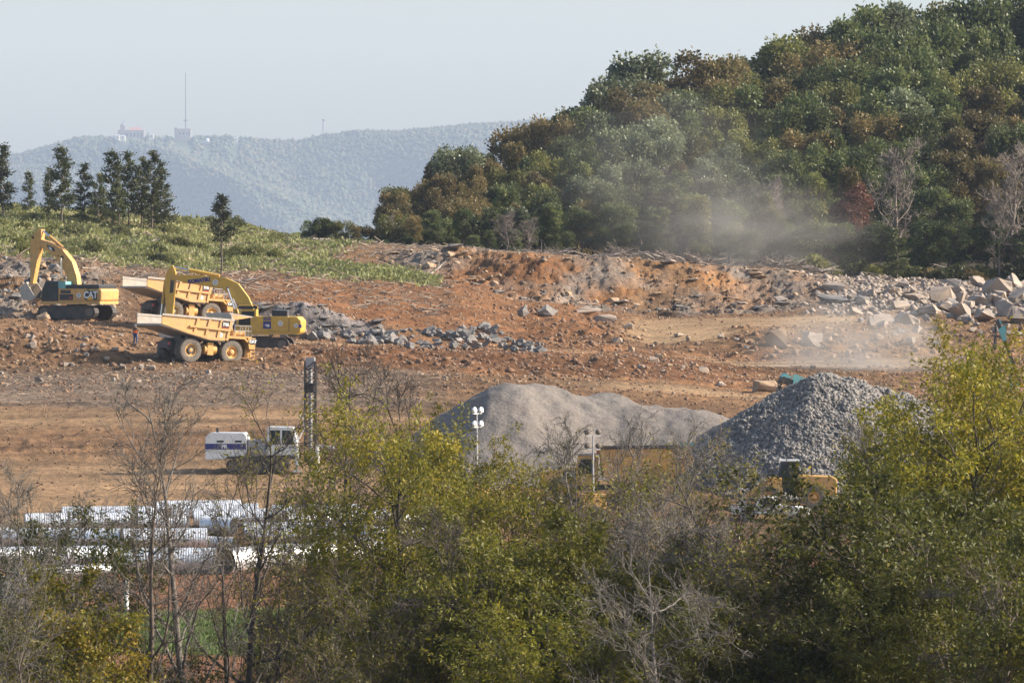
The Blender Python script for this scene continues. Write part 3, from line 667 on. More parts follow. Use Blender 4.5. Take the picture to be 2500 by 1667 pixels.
# ------------------------------------------------------------------ gravel heaps
def heap(name, label, cones, seed, m, slope=0.68, rough=0.25, res=0.22, stones=0, smin=0.08, smax=0.2, fine=0.12, rnd=1.2):
    cs = [(P(px, py, Y).x, Y, P(px, py, Y).z, sl or slope) for px, py, Y, sl in cones]
    x0 = min(c[0] - 19 for c in cs); x1 = max(c[0] + 19 for c in cs); y0 = min(c[1] - 24 for c in cs); y1 = max(c[1] + 13 for c in cs)
    def hz(X, Y):
        h = np.full(X.shape, -50.0)
        for cx, cy, cz, sl in cs:
            d = np.hypot(X - cx, (Y - cy)); d = np.sqrt(d * d + rnd) - math.sqrt(rnd)
            a = np.arctan2(Y - cy, X - cx)
            hh = cz - sl * d * (1 + 0.10 * np.sin(3 * a + seed) + 0.05 * np.sin(7 * a + 2 * seed))
            k = 1.6; t = np.clip(0.5 + 0.5 * (hh - h) / k, 0, 1); h = h * (1 - t) + hh * t + k * t * (1 - t) * 0.5
        return h + rough * fbm(X, Y, 3.0, seed, 4) + fine * fbm(X, Y, 0.6, seed + 5, 2)
    X, Y = np.meshgrid(np.arange(x0, x1, res), np.arange(y0, y1, res)); Xr, Yr = X.ravel(), Y.ravel(); Z = hz(Xr, Yr); zb = zbase(Xr, Yr) - 0.5
    i = np.arange(X.size).reshape(X.shape); q = np.stack([i[:-1, :-1], i[:-1, 1:], i[1:, 1:], i[1:, :-1]], -1).reshape(-1, 4)
    ok = (Z > zb)[q].any(1); q = q[ok]; u, inv = np.unique(q, return_inverse=True)
    org = Vector((cs[0][0], cs[0][1], float(zbase(cs[0][0], cs[0][1]))))
    root = empty(name, org)
    v = np.stack([Xr[u], Yr[u], np.maximum(Z, zb - 0.3)[u]], -1) - np.array(org)
    link('heap_body', meshdata('heap_body', v, inv.reshape(-1, 4), m), root)
    if stones:
        g = np.random.default_rng(seed); X = g.uniform(x0, x1, stones * 4); Y = g.uniform(y0, y1, stones * 4); Z = hz(X, Y)
        k = (Z > zbase(X, Y)) & (Y < cs[0][1] + 3); X, Y, Z = X[k][:stones], Y[k][:stones], Z[k][:stones]
        v, f = scatter_blobs(np.stack([X, Y, Z + 0.02], -1) - np.array(org), g.uniform(smin, smax, len(X)), OCV, OCF, 0.4, (1, 0.9, 0.75), g)
        tag(link('loose_stones', meshdata('loose_stones', v, f, M['gravel'] if smax > 0.15 else M['gravel_fine']), root), kind='stuff')
    tag(root, label, 'gravel heap'); return root
heap('gravel_heap', 'long low heap of fine brownish-grey gravel behind the yellow hauler', [(1245, 936, 484, None), (1315, 936, 486, None), (1405, 962, 486, None), (1475, 958, 488, None), (1560, 985, 486, 0.6), (1640, 990, 486, 0.55), (1715, 1010, 485, 0.5), (1190, 985, 485, None)], 3, M['gravel_fine'], slope=0.72, rnd=5.0, rough=0.4)
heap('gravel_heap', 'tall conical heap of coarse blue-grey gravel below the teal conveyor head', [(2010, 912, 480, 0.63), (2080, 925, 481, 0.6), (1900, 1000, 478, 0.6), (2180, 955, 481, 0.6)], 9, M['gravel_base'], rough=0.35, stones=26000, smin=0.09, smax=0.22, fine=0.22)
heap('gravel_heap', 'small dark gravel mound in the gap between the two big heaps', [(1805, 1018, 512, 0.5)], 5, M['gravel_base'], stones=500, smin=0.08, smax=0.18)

# ------------------------------------------------------------------ corrugated steel pipes
def pipe_mesh(L, r, n=26):
    mb = MB(); k = int(L / 0.085); prof = []
    for i in range(k + 1):
        prof.append((r + (0.022 if i % 2 else 0.0), -L / 2 + L * i / k))
    b = 0; mb.lathe_y(prof, n); out = mb.data('pipe_wall', M['zinc'])
    mb = MB(); mb.lathe_y([(r - 0.03, -L / 2 + 0.01), (r - 0.03, L / 2 - 0.01)], n); mb.f = [q[::-1] for q in mb.f]
    return out, mb.data('pipe_bore', M['zincin'])
PM = {}
def pipe(pxa, pxb, pya, pyb, dia, label, group='corrugated pipes laid out in rows', Ya=None, Yb=None, lift=0.0):
    """pixels of the two ends' lowest points; the pipe lies on the ground there"""
    a = hit(pxa, pya, 400) if Ya is None else Vector((XP(pxa, Ya), Ya, zg(XP(pxa, Ya), Ya))); b = hit(pxb, pyb, 400) if Yb is None else Vector((XP(pxb, Yb), Yb, zg(XP(pxb, Yb), Yb)))
    L = round((b - a).length / 0.5) * 0.5; key = (L, dia)
    if key not in PM: PM[key] = pipe_mesh(L, dia / 2)
    root = empty('corrugated_pipe', (a + b) / 2 + Vector((0, 0, dia / 2 + lift)))
    d = (b - a).normalized(); root.rotation_euler = d.to_track_quat('Y', 'Z').to_euler()
    link('pipe_wall', PM[key][0], root); link('pipe_bore', PM[key][1], root)
    tag(root, label, 'pipe', group)
G1 = 'thick corrugated steel pipe in the row beside the red soil bank'; G2 = 'mid-size corrugated steel pipe in the middle rows of the yard'
G3 = 'slim corrugated steel pipe in the back row against the bare earth'
PIPES = [(272, 532, 1400, 1400, 1.75, 'thick corrugated pipe lying between the bare trunks beside the red soil bank'), (548, 905, 1402, 1372, 1.75, 'thick slanting pipe with its dark open mouth beside the red soil bank'),
 (-40, 262, 1388, 1384, 1.5, 'thick shaded pipe under the dark leafy trees'), (40, 268, 1412, 1404, 0.8, 'thin pipe lying on the soil before the thick shaded pipe'), (905, 1090, 1372, 1352, 1.6, 'thick pipe continuing behind the slanting one'),
 (300, 505, 1344, 1342, 1.55, 'bright mid-size pipe just behind the thick one between the trunks'), (-40, 292, 1336, 1338, 1.4, 'mid-size pipe left of the bright one behind the thick pipes'), (508, 572, 1340, 1344, 0.9, 'short stub of pipe beside the open mouth of the slanting one'),
 (592, 900, 1318, 1312, 1.25, 'mid-size pipe with open end beside the short stub'), (612, 905, 1332, 1326, 1.25, 'mid-size pipe right behind the slanting pipe'), (905, 1095, 1330, 1320, 1.3, 'mid-size pipe behind the leafy tree trunks'), (500, 566, 1304, 1306, 1.2, 'short wide stub of pipe in the middle of the yard'),
 (60, 462, 1298, 1296, 1.3, 'very long pipe in the middle row of the yard'), (470, 690, 1286, 1284, 1.25, 'pipe in the middle row next to the very long one'), (700, 940, 1292, 1284, 1.2, 'middle row pipe behind the yellow-green tree'), (945, 1110, 1294, 1282, 1.2, 'last pipe of the middle row behind the leaves'),
 (415, 632, 1264, 1262, 1.0, 'slim pipe in the back row against the bare earth'), (372, 590, 1252, 1250, 0.9, 'slimmest pipe, rearmost of all, topping the stack'), (150, 400, 1272, 1270, 1.0, 'slim back row pipe over the very long one'), (660, 880, 1268, 1264, 1.0, 'slim back row pipe half hidden by leaves')]
for a in PIPES: pipe(*a)
print('rocks done')

# ------------------------------------------------------------------ machines
def text_mesh(body, size, m, bold=0.0):
    cu = bpy.data.curves.new('lettering', 'FONT'); cu.body = body; cu.size = size; cu.align_x = 'CENTER'; cu.align_y = 'CENTER'
    cu.extrude = 0.012; cu.offset = bold
    o = bpy.data.objects.new('tmp', cu); COL.objects.link(o)
    dg = bpy.context.evaluated_depsgraph_get(); me = bpy.data.meshes.new_from_object(o.evaluated_get(dg)); 
    bpy.data.objects.remove(o); bpy.data.curves.remove(cu); me.name = 'lettering'; me.materials.clear(); me.materials.append(m); return me
def letters(body, size, m, parent, loc, side=-1, tilt=0.0, bold=0.02, sx=1.0):
    """flat lettering on a side panel; side -1 faces -y, +1 faces +y"""
    o = link('lettering', text_mesh(body, size, m, bold), parent, loc)
    o.rotation_euler = (R(90), tilt * (1 if side < 0 else 1), 0 if side < 0 else R(180)); o.scale = (sx, 1, 1); return o
def disc(name, parent, c, r, m, side=-1, t=0.012, n=18):
    return MB().cyl((c[0], c[1], c[2]), (c[0], c[1] + side * t, c[2]), r, n=n).build(name, m, parent)
def emblem(parent, c, r, side=-1):
    e = disc('emblem', parent, c, r, M['decal_white'], side)
    MB().cyl((c[0], c[1] + side * 0.012, c[2]), (c[0], c[1] + side * 0.02, c[2]), r * 0.7, n=14).build('emblem_field', M['grey'], e)
    MB().box(c[0] - r * .45, c[0] + r * .45, c[1] + side * 0.02, c[1] + side * 0.028, c[2] - r * .18, c[2] + r * .12).build('emblem_bar', M['decal_white'], e)

def tyre_data(r, w, rim):
    mb = MB(); h = w / 2
    mb.lathe_y([(rim, -h * .80), (rim + .06, -h * .95), (r * .80, -h * 1.02), (r * .94, -h * .95), (r * .975, -h * .80), (r * .975, h * .80), (r * .94, h * .95), (r * .80, h * 1.02), (rim + .06, h * .95), (rim, h * .80)], 36)
    k = 30
    for i in range(k):          # lugs cut across the tread, left and right half out of step
        for sgn in (-1, 1):
            a = 2 * math.pi * (i + (0.5 if sgn > 0 else 0)) / k
            m = Matrix.Rotation(-a, 4, 'Y') @ Matrix.Translation((r * .955, sgn * h * .52, 0)) @ Matrix.Rotation(sgn * 0.35, 4, 'X')
            mb.box(-.05, r * .045, -h * .46, h * .46, -r * .055, r * .055, m)
    return mb.data('tyre', M['tyre'])
def rim_data(rim, w, m):
    h = w / 2
    return MB().lathe_y([(rim * 1.02, -h * .82), (rim * .93, -h * .86), (rim * .88, -h * .60), (rim * .80, -h * .35), (rim * .5, -h * .25), (0.001, -h * .25)], 28).data('rim', m, True)
WH = {}
def wheel(parent, x, y, r, w, rimr, m, side=-1, hub=True):
    key = (r, w, rimr, m.name)
    if key not in WH: WH[key] = (tyre_data(r, w, rimr), rim_data(rimr, w, m), MB().lathe_y([(rimr * .5, -w * .12), (rimr * .46, -w * .42), (rimr * .28, -w * .5), (0.001, -w * .5)], 20).data('hub', m, True))
    e = link('wheel', WH[key][0], parent, (x, y, r)); e.rotation_euler = (0, random.uniform(0, 6), 0 if side < 0 else R(180))
    rm = link('rim', WH[key][1], e)
    if hub: link('hub', WH[key][2], e)
    return e

def hauler(label, loc, rz, pitch, group='yellow rigid dump trucks'):
    t = empty('dump_truck', loc, rz, pitch); C, B = M['cat'], M['bed']
    WR = 1.1
    for s in (-1, 1):
        wheel(t, 0, s * 2.0, WR, .62, .56, C, s, True); wheel(t, 0, s * 1.3, WR, .6, .56, C, s, False); wheel(t, 4.25, s * 1.95, WR, .64, .56, C, s, True)
        MB().box(-1.6, 6.0, s * .75 - .16, s * .75 + .16, 1.05, 1.75).build('frame_rail', M['dark'], t)
        MB().cyl((.9, s * 1.0, 1.2), (2.4, s * 1.0, 3.0), .14).build('hoist_cylinder', M['dark'], t)
        MB().cyl((0.35, s * 1.05, 1.3), (0.1, s * 1.05, 2.3), .16).build('suspension_strut', M['grey'], t)
        MB().prism([(3.0, 2.22), (3.25, 2.5), (5.5, 2.5), (5.9, 2.1), (5.7, 2.1), (5.4, 2.36), (3.35, 2.36), (3.15, 2.18)], s * 1.45, s * 2.4).build('fender', C, t)
    MB().cyl((0, -2.3, WR), (0, 2.3, WR), .32).build('rear_axle', M['dark'], t); MB().cyl((4.25, -1.9, WR), (4.25, 1.9, WR), .2).build('front_axle', M['dark'], t)
    MB().box(-.7, .7, -.75, .75, .75, 1.6).build('differential', M['dark'], t)
    MB().cyl((1.5, -1.75, 1.25), (2.75, -1.75, 1.25), .45, n=18).build('fuel_tank', C, t); MB().box(1.75, 2.35, -2.2, -1.9, .75, 1.9).build('tank_step', C, t)
    # dump body: sloping floor, flat sides, open tail, front wall and canopy
    W = 2.5
    prof = [(-3.2, 3.3), (-3.2, 4.12), (4.1, 3.95), (3.3, 2.15), (1.8, 2.2), (-0.6, 2.75)]
    bed = MB()
    bed.prism([(-3.35, 3.18), (-3.35, 3.34), (-0.6, 2.78), (1.8, 2.3), (3.35, 2.2), (3.3, 2.02), (1.7, 2.05), (-0.7, 2.58)], -W, W)
    bo = bed.build('bed_floor', M['bedin'], t)
    for s in (-1, 1):
        sp = MB().prism(prof, s * W, s * (W - .10)).build('bed_side', B, t)
        MB().prism([(-3.18, 3.36), (-3.18, 4.08), (4.0, 3.9), (3.3, 2.25), (1.8, 2.32), (-0.6, 2.82)], s * (W - .104), s * (W - .12)).build('bed_liner', M['bedin'], sp)
        MB().prism([(-3.22, 4.08), (-3.22, 4.27), (4.2, 4.1), (4.16, 3.9)], s * (W + .10), s * (W - .16)).build('top_rail', M['bedin'], sp)
        MB().prism([(-.4, 3.18), (-.35, 3.36), (3.85, 3.18), (3.76, 2.98)], s * (W + .16), s * (W + .002)).build('side_rail', B, sp)
        for x in (0.35, 1.55, 2.75, 3.72):
            z1 = 3.95 + .17 * (4.1 - x) / 7.3; dx = .42
            MB().prism([(x - .11 - dx * .5, 2.72 - .17 * (x - .35)), (x + .11 - dx * .5, 2.70 - .17 * (x - .35)), (x + .13 + dx * .35, z1), (x - .11 + dx * .35, z1)], s * (W + .10), s * (W + .003)).build('rib', B, sp)
        MB().prism([(-3.2, 3.3), (-3.2, 3.42), (-0.6, 2.87), (1.8, 2.36), (3.4, 2.33), (3.3, 2.13), (1.75, 2.12), (-.65, 2.63)], s * (W + .09), s * (W + .004)).build('lower_rail', B, sp)
    MB().prism([(3.3, 2.12), (4.05, 3.8), (3.9, 4.55), (4.05, 4.6), (4.22, 3.8), (3.45, 2.08)], -W + .1, W - .1).build('bed_front_wall', M['bedin'], t)
    cp = MB().prism([(3.85, 4.55), (3.9, 4.68), (6.2, 4.48), (6.2, 4.36)], -2.2, 2.45).build('canopy', M['bedin'], t)
    for y in (-2.2, -.7, .8, 2.35): MB().prism([(4.1, 4.0), (4.0, 4.58), (6.1, 4.38), (5.6, 4.28)], y, y + .08).build('canopy_gusset', B, cp)
    # deck, cab, hood, bumper
    MB().box(3.7, 6.15, -2.38, 2.38, 2.5, 2.6).build('deck', C, t)
    cab = MB().prism([(4.1, 2.6), (4.05, 4.0), (4.5, 4.2), (5.5, 4.15), (5.75, 3.3), (5.75, 2.6)], .55, 2.1).build('cab', C, t, bevel=.04)
    MB().prism([(4.35, 3.2), (4.35, 4.0), (5.4, 3.98), (5.58, 3.2)], .545, .53).build('side_window', M['glass'], cab)
    MB().prism([(5.762, 3.25), (5.53, 4.05), (5.55, 4.06), (5.785, 3.25)], .65, 2.0).build('windscreen', M['glass'], cab)
    MB().prism([(4.35, 3.2), (4.35, 4.0), (5.4, 3.98), (5.58, 3.2)], 2.105, 2.12).build('side_window', M['glass'], cab)
    hd = MB().box(4.5, 6.3, -.95, .45, 1.6, 2.75).build('hood', C, t, bevel=.05)
    MB().box(6.3, 6.36, -.8, .3, 1.7, 2.6).build('grille', M['dark'], hd)
    MB().cyl((4.6, -1.6, 2.6), (4.6, -1.6, 3.1), .28, n=16).build('air_cleaner', C, t); MB().cyl((4.95, -1.3, 2.85), (5.9, -1.3, 2.85), .24, n=16).build('air_tank', C, t)
    MB().cyl((4.25, -.5, 2.4), (4.1, -.5, 4.05), .1).build('exhaust_stack', M['dark'], t)
    bp = MB().prism([(5.9, 1.45), (5.75, 2.5), (6.55, 2.5), (6.55, 1.45)], -2.4, 2.4).build('bumper', C, t, bevel=.04)
    MB().box(6.02, 6.5, -2.44, -2.402, 1.95, 2.42).build('badge_panel', M['decal_black'], bp)
    letters('CAT', .36, M['decal_white'], bp, (6.26, -2.45, 2.18))
    for y in (-1.7, 1.7): MB().box(6.55, 6.6, y - .3, y + .3, 1.8, 2.1).build('headlight', M['lamp'], bp)
    MB().box(5.75, 6.45, -1.9, 1.9, .75, 1.5).build('radiator_guard', C, t)
    la = MB()
    for x in (6.1, 6.5): la.box(x, x + .05, -2.3, -2.2, .45, 1.5)
    for k in range(3): la.box(6.05, 6.58, -2.34, -2.16, .5 + .36 * k, .58 + .36 * k)
    la.build('ladder', C, t)
    hr = MB()
    for (a, b) in (((4.4, -2.3), (6.1, -2.3)), ((6.1, -2.3), (6.1, -.6))):
        for z in (3.1, 3.55): hr.tube([(a[0], a[1], z), (b[0], b[1], z)], .035, 6)
        for k in range(4): hr.tube([(a[0] + (b[0] - a[0]) * k / 3, a[1] + (b[1] - a[1]) * k / 3, 2.6), (a[0] + (b[0] - a[0]) * k / 3, a[1] + (b[1] - a[1]) * k / 3, 3.55)], .03, 6)
    hr.build('handrail', M['grey'], t)
    # number plate on the bed side
    pp = MB().box(2.92, 3.62, -W - .13, -W - .005, 3.25, 3.82).build('number_panel', M['decal_black'], t)
    MB().box(2.92, 3.62, -W - .135, -W - .13, 3.25, 3.32).build('red_stripe', M['decal_red'], pp)
    letters('773E', .36, M['decal_white'], pp, (3.27, -W - .14, 3.57), sx=.8)
    emblem(t, (2.85, -W - .02, 2.62), .22)
    MB().box(-1.7, -1.5, -1.0, 1.0, 1.2, 1.8).build('rear_crossmember', M['dark'], t)
    for y in (-1.2, 1.2): MB().box(-1.75, -1.68, y - .15, y + .15, 1.5, 1.75).build('tail_light', M['decal_red'], t)
    MB().prism([(-.2, 1.7), (-.2, 2.6), (.9, 2.4), (1.1, 1.7)], -.6, .6).build('body_pivot', M['dark'], t)
    tag(t, label, 'dump truck', group); return t

def crawler(t, L, gauge, w, h, m):
    for s in (-1, 1):
        r = h / 2; n = 10; pts = []
        for k in range(n + 1): a = math.pi / 2 + math.pi * k / n; pts.append((-L / 2 + r + r * math.cos(a), r + r * math.sin(a)))
        for k in range(n + 1): a = -math.pi / 2 + math.pi * k / n; pts.append((L / 2 - r + r * math.cos(a), r + r * math.sin(a)))
        y = s * gauge / 2
        tr = MB().prism(pts, y - w * .28, y + w * .28).build('track', M['dark'], t)
        sh = MB(); P2 = [Vector((p[0], 0, p[1])) for p in pts]; per = sum((P2[i] - P2[i - 1]).length for i in range(len(P2))); ns = int(per / .22); k = 0; acc = 0
        step = per / ns; d = 0; i = 0
        for j in range(ns):
            want = j * step
            while d + (P2[(i + 1) % len(P2)] - P2[i]).length < want and i < len(P2) - 1: d += (P2[(i + 1) % len(P2)] - P2[i]).length; i += 1
            a, b = P2[i], P2[(i + 1) % len(P2)]; tt = (want - d) / max((b - a).length, 1e-6); p = a.lerp(b, min(1, tt)); ang = math.atan2((b - a).z, (b - a).x)
            sh.box(-.095, .095, -w / 2, w / 2, -.02, .06, Matrix.Translation((p.x, y, p.z)) @ Matrix.Rotation(-ang, 4, 'Y') @ Matrix.Rotation(math.pi, 4, 'X'))
        tag(sh.build('track_shoes', M['dark'], tr), kind='stuff')
        for x in (-L / 2 + r, L / 2 - r):
            MB().cyl((x, y + s * w * .3, r), (x, y + s * w * .42, r), r * .72, n=18).build('sprocket', M['tyre'], tr)
        MB().box(-L / 2 + h, L / 2 - h, y - w * .35, y + w * .35, r * .75, r * 1.25).build('track_frame', m, tr)
    MB().box(-1.1, 1.1, -gauge / 2, gauge / 2, h * .45, h * .9).build('car_body', M['dark'], t)
    MB().cyl((0, 0, h * .85), (0, 0, h * 1.15), .95, n=22).build('slew_ring', M['dark'], t)

def boom_plate(mb, axis, widths, y0, y1):
    """a box beam following points in x,z with its own depth at each"""
    up = []; dn = []
    for i, (p, w) in enumerate(zip(axis, widths)):
        a = Vector(axis[max(i - 1, 0)]); b = Vector(axis[min(i + 1, len(axis) - 1)]); d = (b - a).normalized(); n = Vector((-d.y, d.x))
        up.append(tuple(Vector(p) + n * w / 2)); dn.append(tuple(Vector(p) - n * w / 2))
    k = len(axis)
    for i in range(k - 1):
        mb.prism([up[i], up[i + 1], dn[i + 1], dn[i]], y0, y1)
    return mb
def ram(t, a, b, frac, y, r, m, name='hydraulic_ram'):
    a = Vector((a[0], y, a[1])); b = Vector((b[0], y, b[1])); c = a.lerp(b, frac)
    o = MB().cyl(a, c, r, n=12).build(name, m, t); MB().cyl(c, b, r * .55, n=10).build('rod', M['chrome'], o); return o

# first excavator: boom raised, bucket curled, facing left
def excavator_a(loc, rz):
    t = empty('excavator', loc, rz); C = M['cat']
    crawler(t, 5.9, 3.3, .75, 1.15, M['dark'])
    z0 = 1.35                                           # x forward is the machine's own front
    MB().box(-3.35, 2.9, -1.7, 1.7, z0, z0 + .28).build('turntable_deck', C, t)
    hb = MB().prism([(-2.0, z0 + .28), (-2.0, z0 + 1.5), (1.0, z0 + 1.5), (1.0, z0 + .28)], -1.68, 1.68).build('engine_house', C, t, bevel=.05)
    MB().prism([(-3.2, z0 + 1.5), (-3.2, z0 + 1.9), (0.95, z0 + 1.9), (0.95, z0 + 1.5)], -1.62, 1.62).build('hood', M['black'], t, bevel=.06)
    cw = MB().prism([(-3.45, z0 + .25), (-3.5, z0 + 1.5), (-2.02, z0 + 1.52), (-2.02, z0 + .22)], -1.7, 1.7).build('counterweight', C, t, bevel=.22)
    # left side of the machine (+y)
    y = 1.705
    MB().box(-3.05, -1.75, y, y + .02, z0 + .42, z0 + 1.32).build('logo_panel', M['decal_black'], cw)
    letters('CAT', .92, M['decal_white'], cw, (-2.40, y + .035, z0 + .87), +1, bold=.035, sx=.78)
    MB().prism([(-2.72, z0 + .42), (-2.36, z0 + .80), (-2.02, z0 + .42)], y + .05, y + .04).build('logo_triangle', M['decal_yellow'], cw)
    emblem(t, (-1.15, 1.70, z0 + .85), .24, 1)
    MB().box(-.55, .85, 1.69, 1.71, z0 + .4, z0 + .95).build('vent_panel', M['decal_black'], t)
    MB().box(-.30, .75, 1.69, 1.708, z0 + 1.02, z0 + 1.38).build('vent_louvre', M['dark'], t)
    MB().box(-.45, -.15, 1.711, 1.722, z0 + .55, z0 + .68).build('red_plate', M['decal_red'], t)
    cab = MB().prism([(1.05, z0 + .28), (1.0, z0 + 2.22), (2.35, z0 + 2.28), (2.78, z0 + 1.3), (2.8, z0 + .28)], .35, 1.66).build('cab', M['black'], t, bevel=.05)
    MB().prism([(1.85, z0 + 1.0), (1.85, z0 + 2.05), (2.3, z0 + 2.08), (2.62, z0 + 1.3), (2.62, z0 + .6), (1.85, z0 + .6)], 1.662, 1.675).build('door_window', M['glass'], cab)
    MB().prism([(1.15, z0 + 1.2), (1.15, z0 + 2.05), (1.7, z0 + 2.08), (1.7, z0 + 1.2)], 1.662, 1.675).build('side_window', M['glass'], cab)
    MB().box(.25, 1.0, .4, 1.66, z0 + 1.52, z0 + 2.2).build('tool_box', M['teal'], t)
    ft = [(-.15, z0 + 1.2), (.35, z0 + 3.0), (.75, z0 + 4.2), (1.75, z0 + 5.15), (3.7, z0 + 5.95)]
    ft = [(.05, z0 + 1.4), (.30, z0 + 2.6), (.80, z0 + 3.85), (1.75, z0 + 5.0), (2.8, z0 + 5.6), (3.85, z0 + 6.1)]
    b = boom_plate(MB(), ft, [.75, .95, 1.10, 1.05, .9, .55], -.38, .38).build('boom', C, t)
    MB().prism([(2.05, z0 + 5.1), (2.2, z0 + 5.5), (2.95, z0 + 5.82), (2.8, z0 + 5.4)], .385, .40).build('boom_decal', M['decal_black'], b)
    MB().prism([(2.35, z0 + 5.25), (2.45, z0 + 5.48), (2.75, z0 + 5.62), (2.65, z0 + 5.36)], .402, .412).build('decal_mark', M['decal_white'], b)
    disc('pivot_pin', b, (1.35, .385, z0 + 4.55), .17, M['dark'], 1, .03); disc('pivot_pin', b, (1.75, .385, z0 + 4.7), .08, M['dark'], 1, .03)
    for k in range(3):
        MB().tube([(.45 + .25 * k * 0, -.3 + .3 * k, z0 + 2.6), (.55, -.3 + .3 * k, z0 + 4.1), (1.5, -.3 + .3 * k, z0 + 5.55)], .05, 6).build('hose', M['dark'], b)
    st = MB(); st.prism([(3.55, z0 + 7.3), (3.9, z0 + 7.35), (4.65, z0 + 6.4), (4.75, z0 + 5.0), (4.72, z0 + 2.0), (4.45, z0 + 2.0), (3.85, z0 + 4.9), (3.6, z0 + 6.3)], -.33, .33)
    s_ = st.build('stick', C, t)
    disc('pivot_pin', s_, (4.42, .335, z0 + 6.5), .12, M['dark'], 1, .03)
    ram(t, (1.55, z0 + 5.55), (3.68, z0 + 7.25), .62, 0, .17, C, 'stick_ram')
    for y in (-.62, .62): ram(t, (1.2, z0 + 1.5), (1.32, z0 + 4.5), .35, y, .16, C, 'boom_ram')
    ram(t, (4.6, z0 + 5.6), (4.95, z0 + 2.6), .6, 0, .14, C, 'bucket_ram')
    MB().prism([(4.4, z0 + 2.4), (4.95, z0 + 2.6), (5.0, z0 + 2.4), (4.5, z0 + 2.0)], -.25, .25).build('bucket_link', M['dark'], t)
    # bucket, curled back towards the cab with its teeth up
    bk = MB(); W = .95
    prof = [(4.75, z0 + 2.15), (5.3, z0 + 1.75), (5.45, z0 + 1.1), (5.1, z0 + .45), (4.4, z0 + .30), (3.75, z0 + .55)]
    inn = [(4.72, z0 + 2.0), (5.18, z0 + 1.65), (5.3, z0 + 1.1), (5.0, z0 + .58), (4.4, z0 + .45), (3.78, z0 + .68)]
    for i in range(5): bk.prism([prof[i], prof[i + 1], inn[i + 1], inn[i]], -W, W)
    bk.prism(prof, -W - .06, -W); bk.prism(prof, W, W + .06)
    bo = bk.build('bucket', M['bedin'], t)
    for k in range(6):
        yy = -W + .08 + k * (2 * W - .16) / 5
        MB().prism([(3.95, z0 + .5), (3.75, z0 + .72), (3.25, z0 + 1.35), (3.55, z0 + .62)], yy - .09, yy + .09).build('tooth', M['dark'], bo)
    MB().tube([(.9, -1.6, z0 + 1.6), (.9, -1.6, z0 + 2.3), (-1.8, -1.6, z0 + 2.3), (-1.8, -1.6, z0 + 1.6)], .03, 6).build('handrail', M['dark'], t)
    MB().cyl((-2.3, -.8, z0 + 1.9), (-2.3, -.8, z0 + 2.35), .1).build('exhaust_stack', M['dark'], t)
    tag(t, 'yellow crawler excavator with raised boom and curled toothed bucket at the rubble bank', 'excavator', 'yellow crawler excavators'); return t

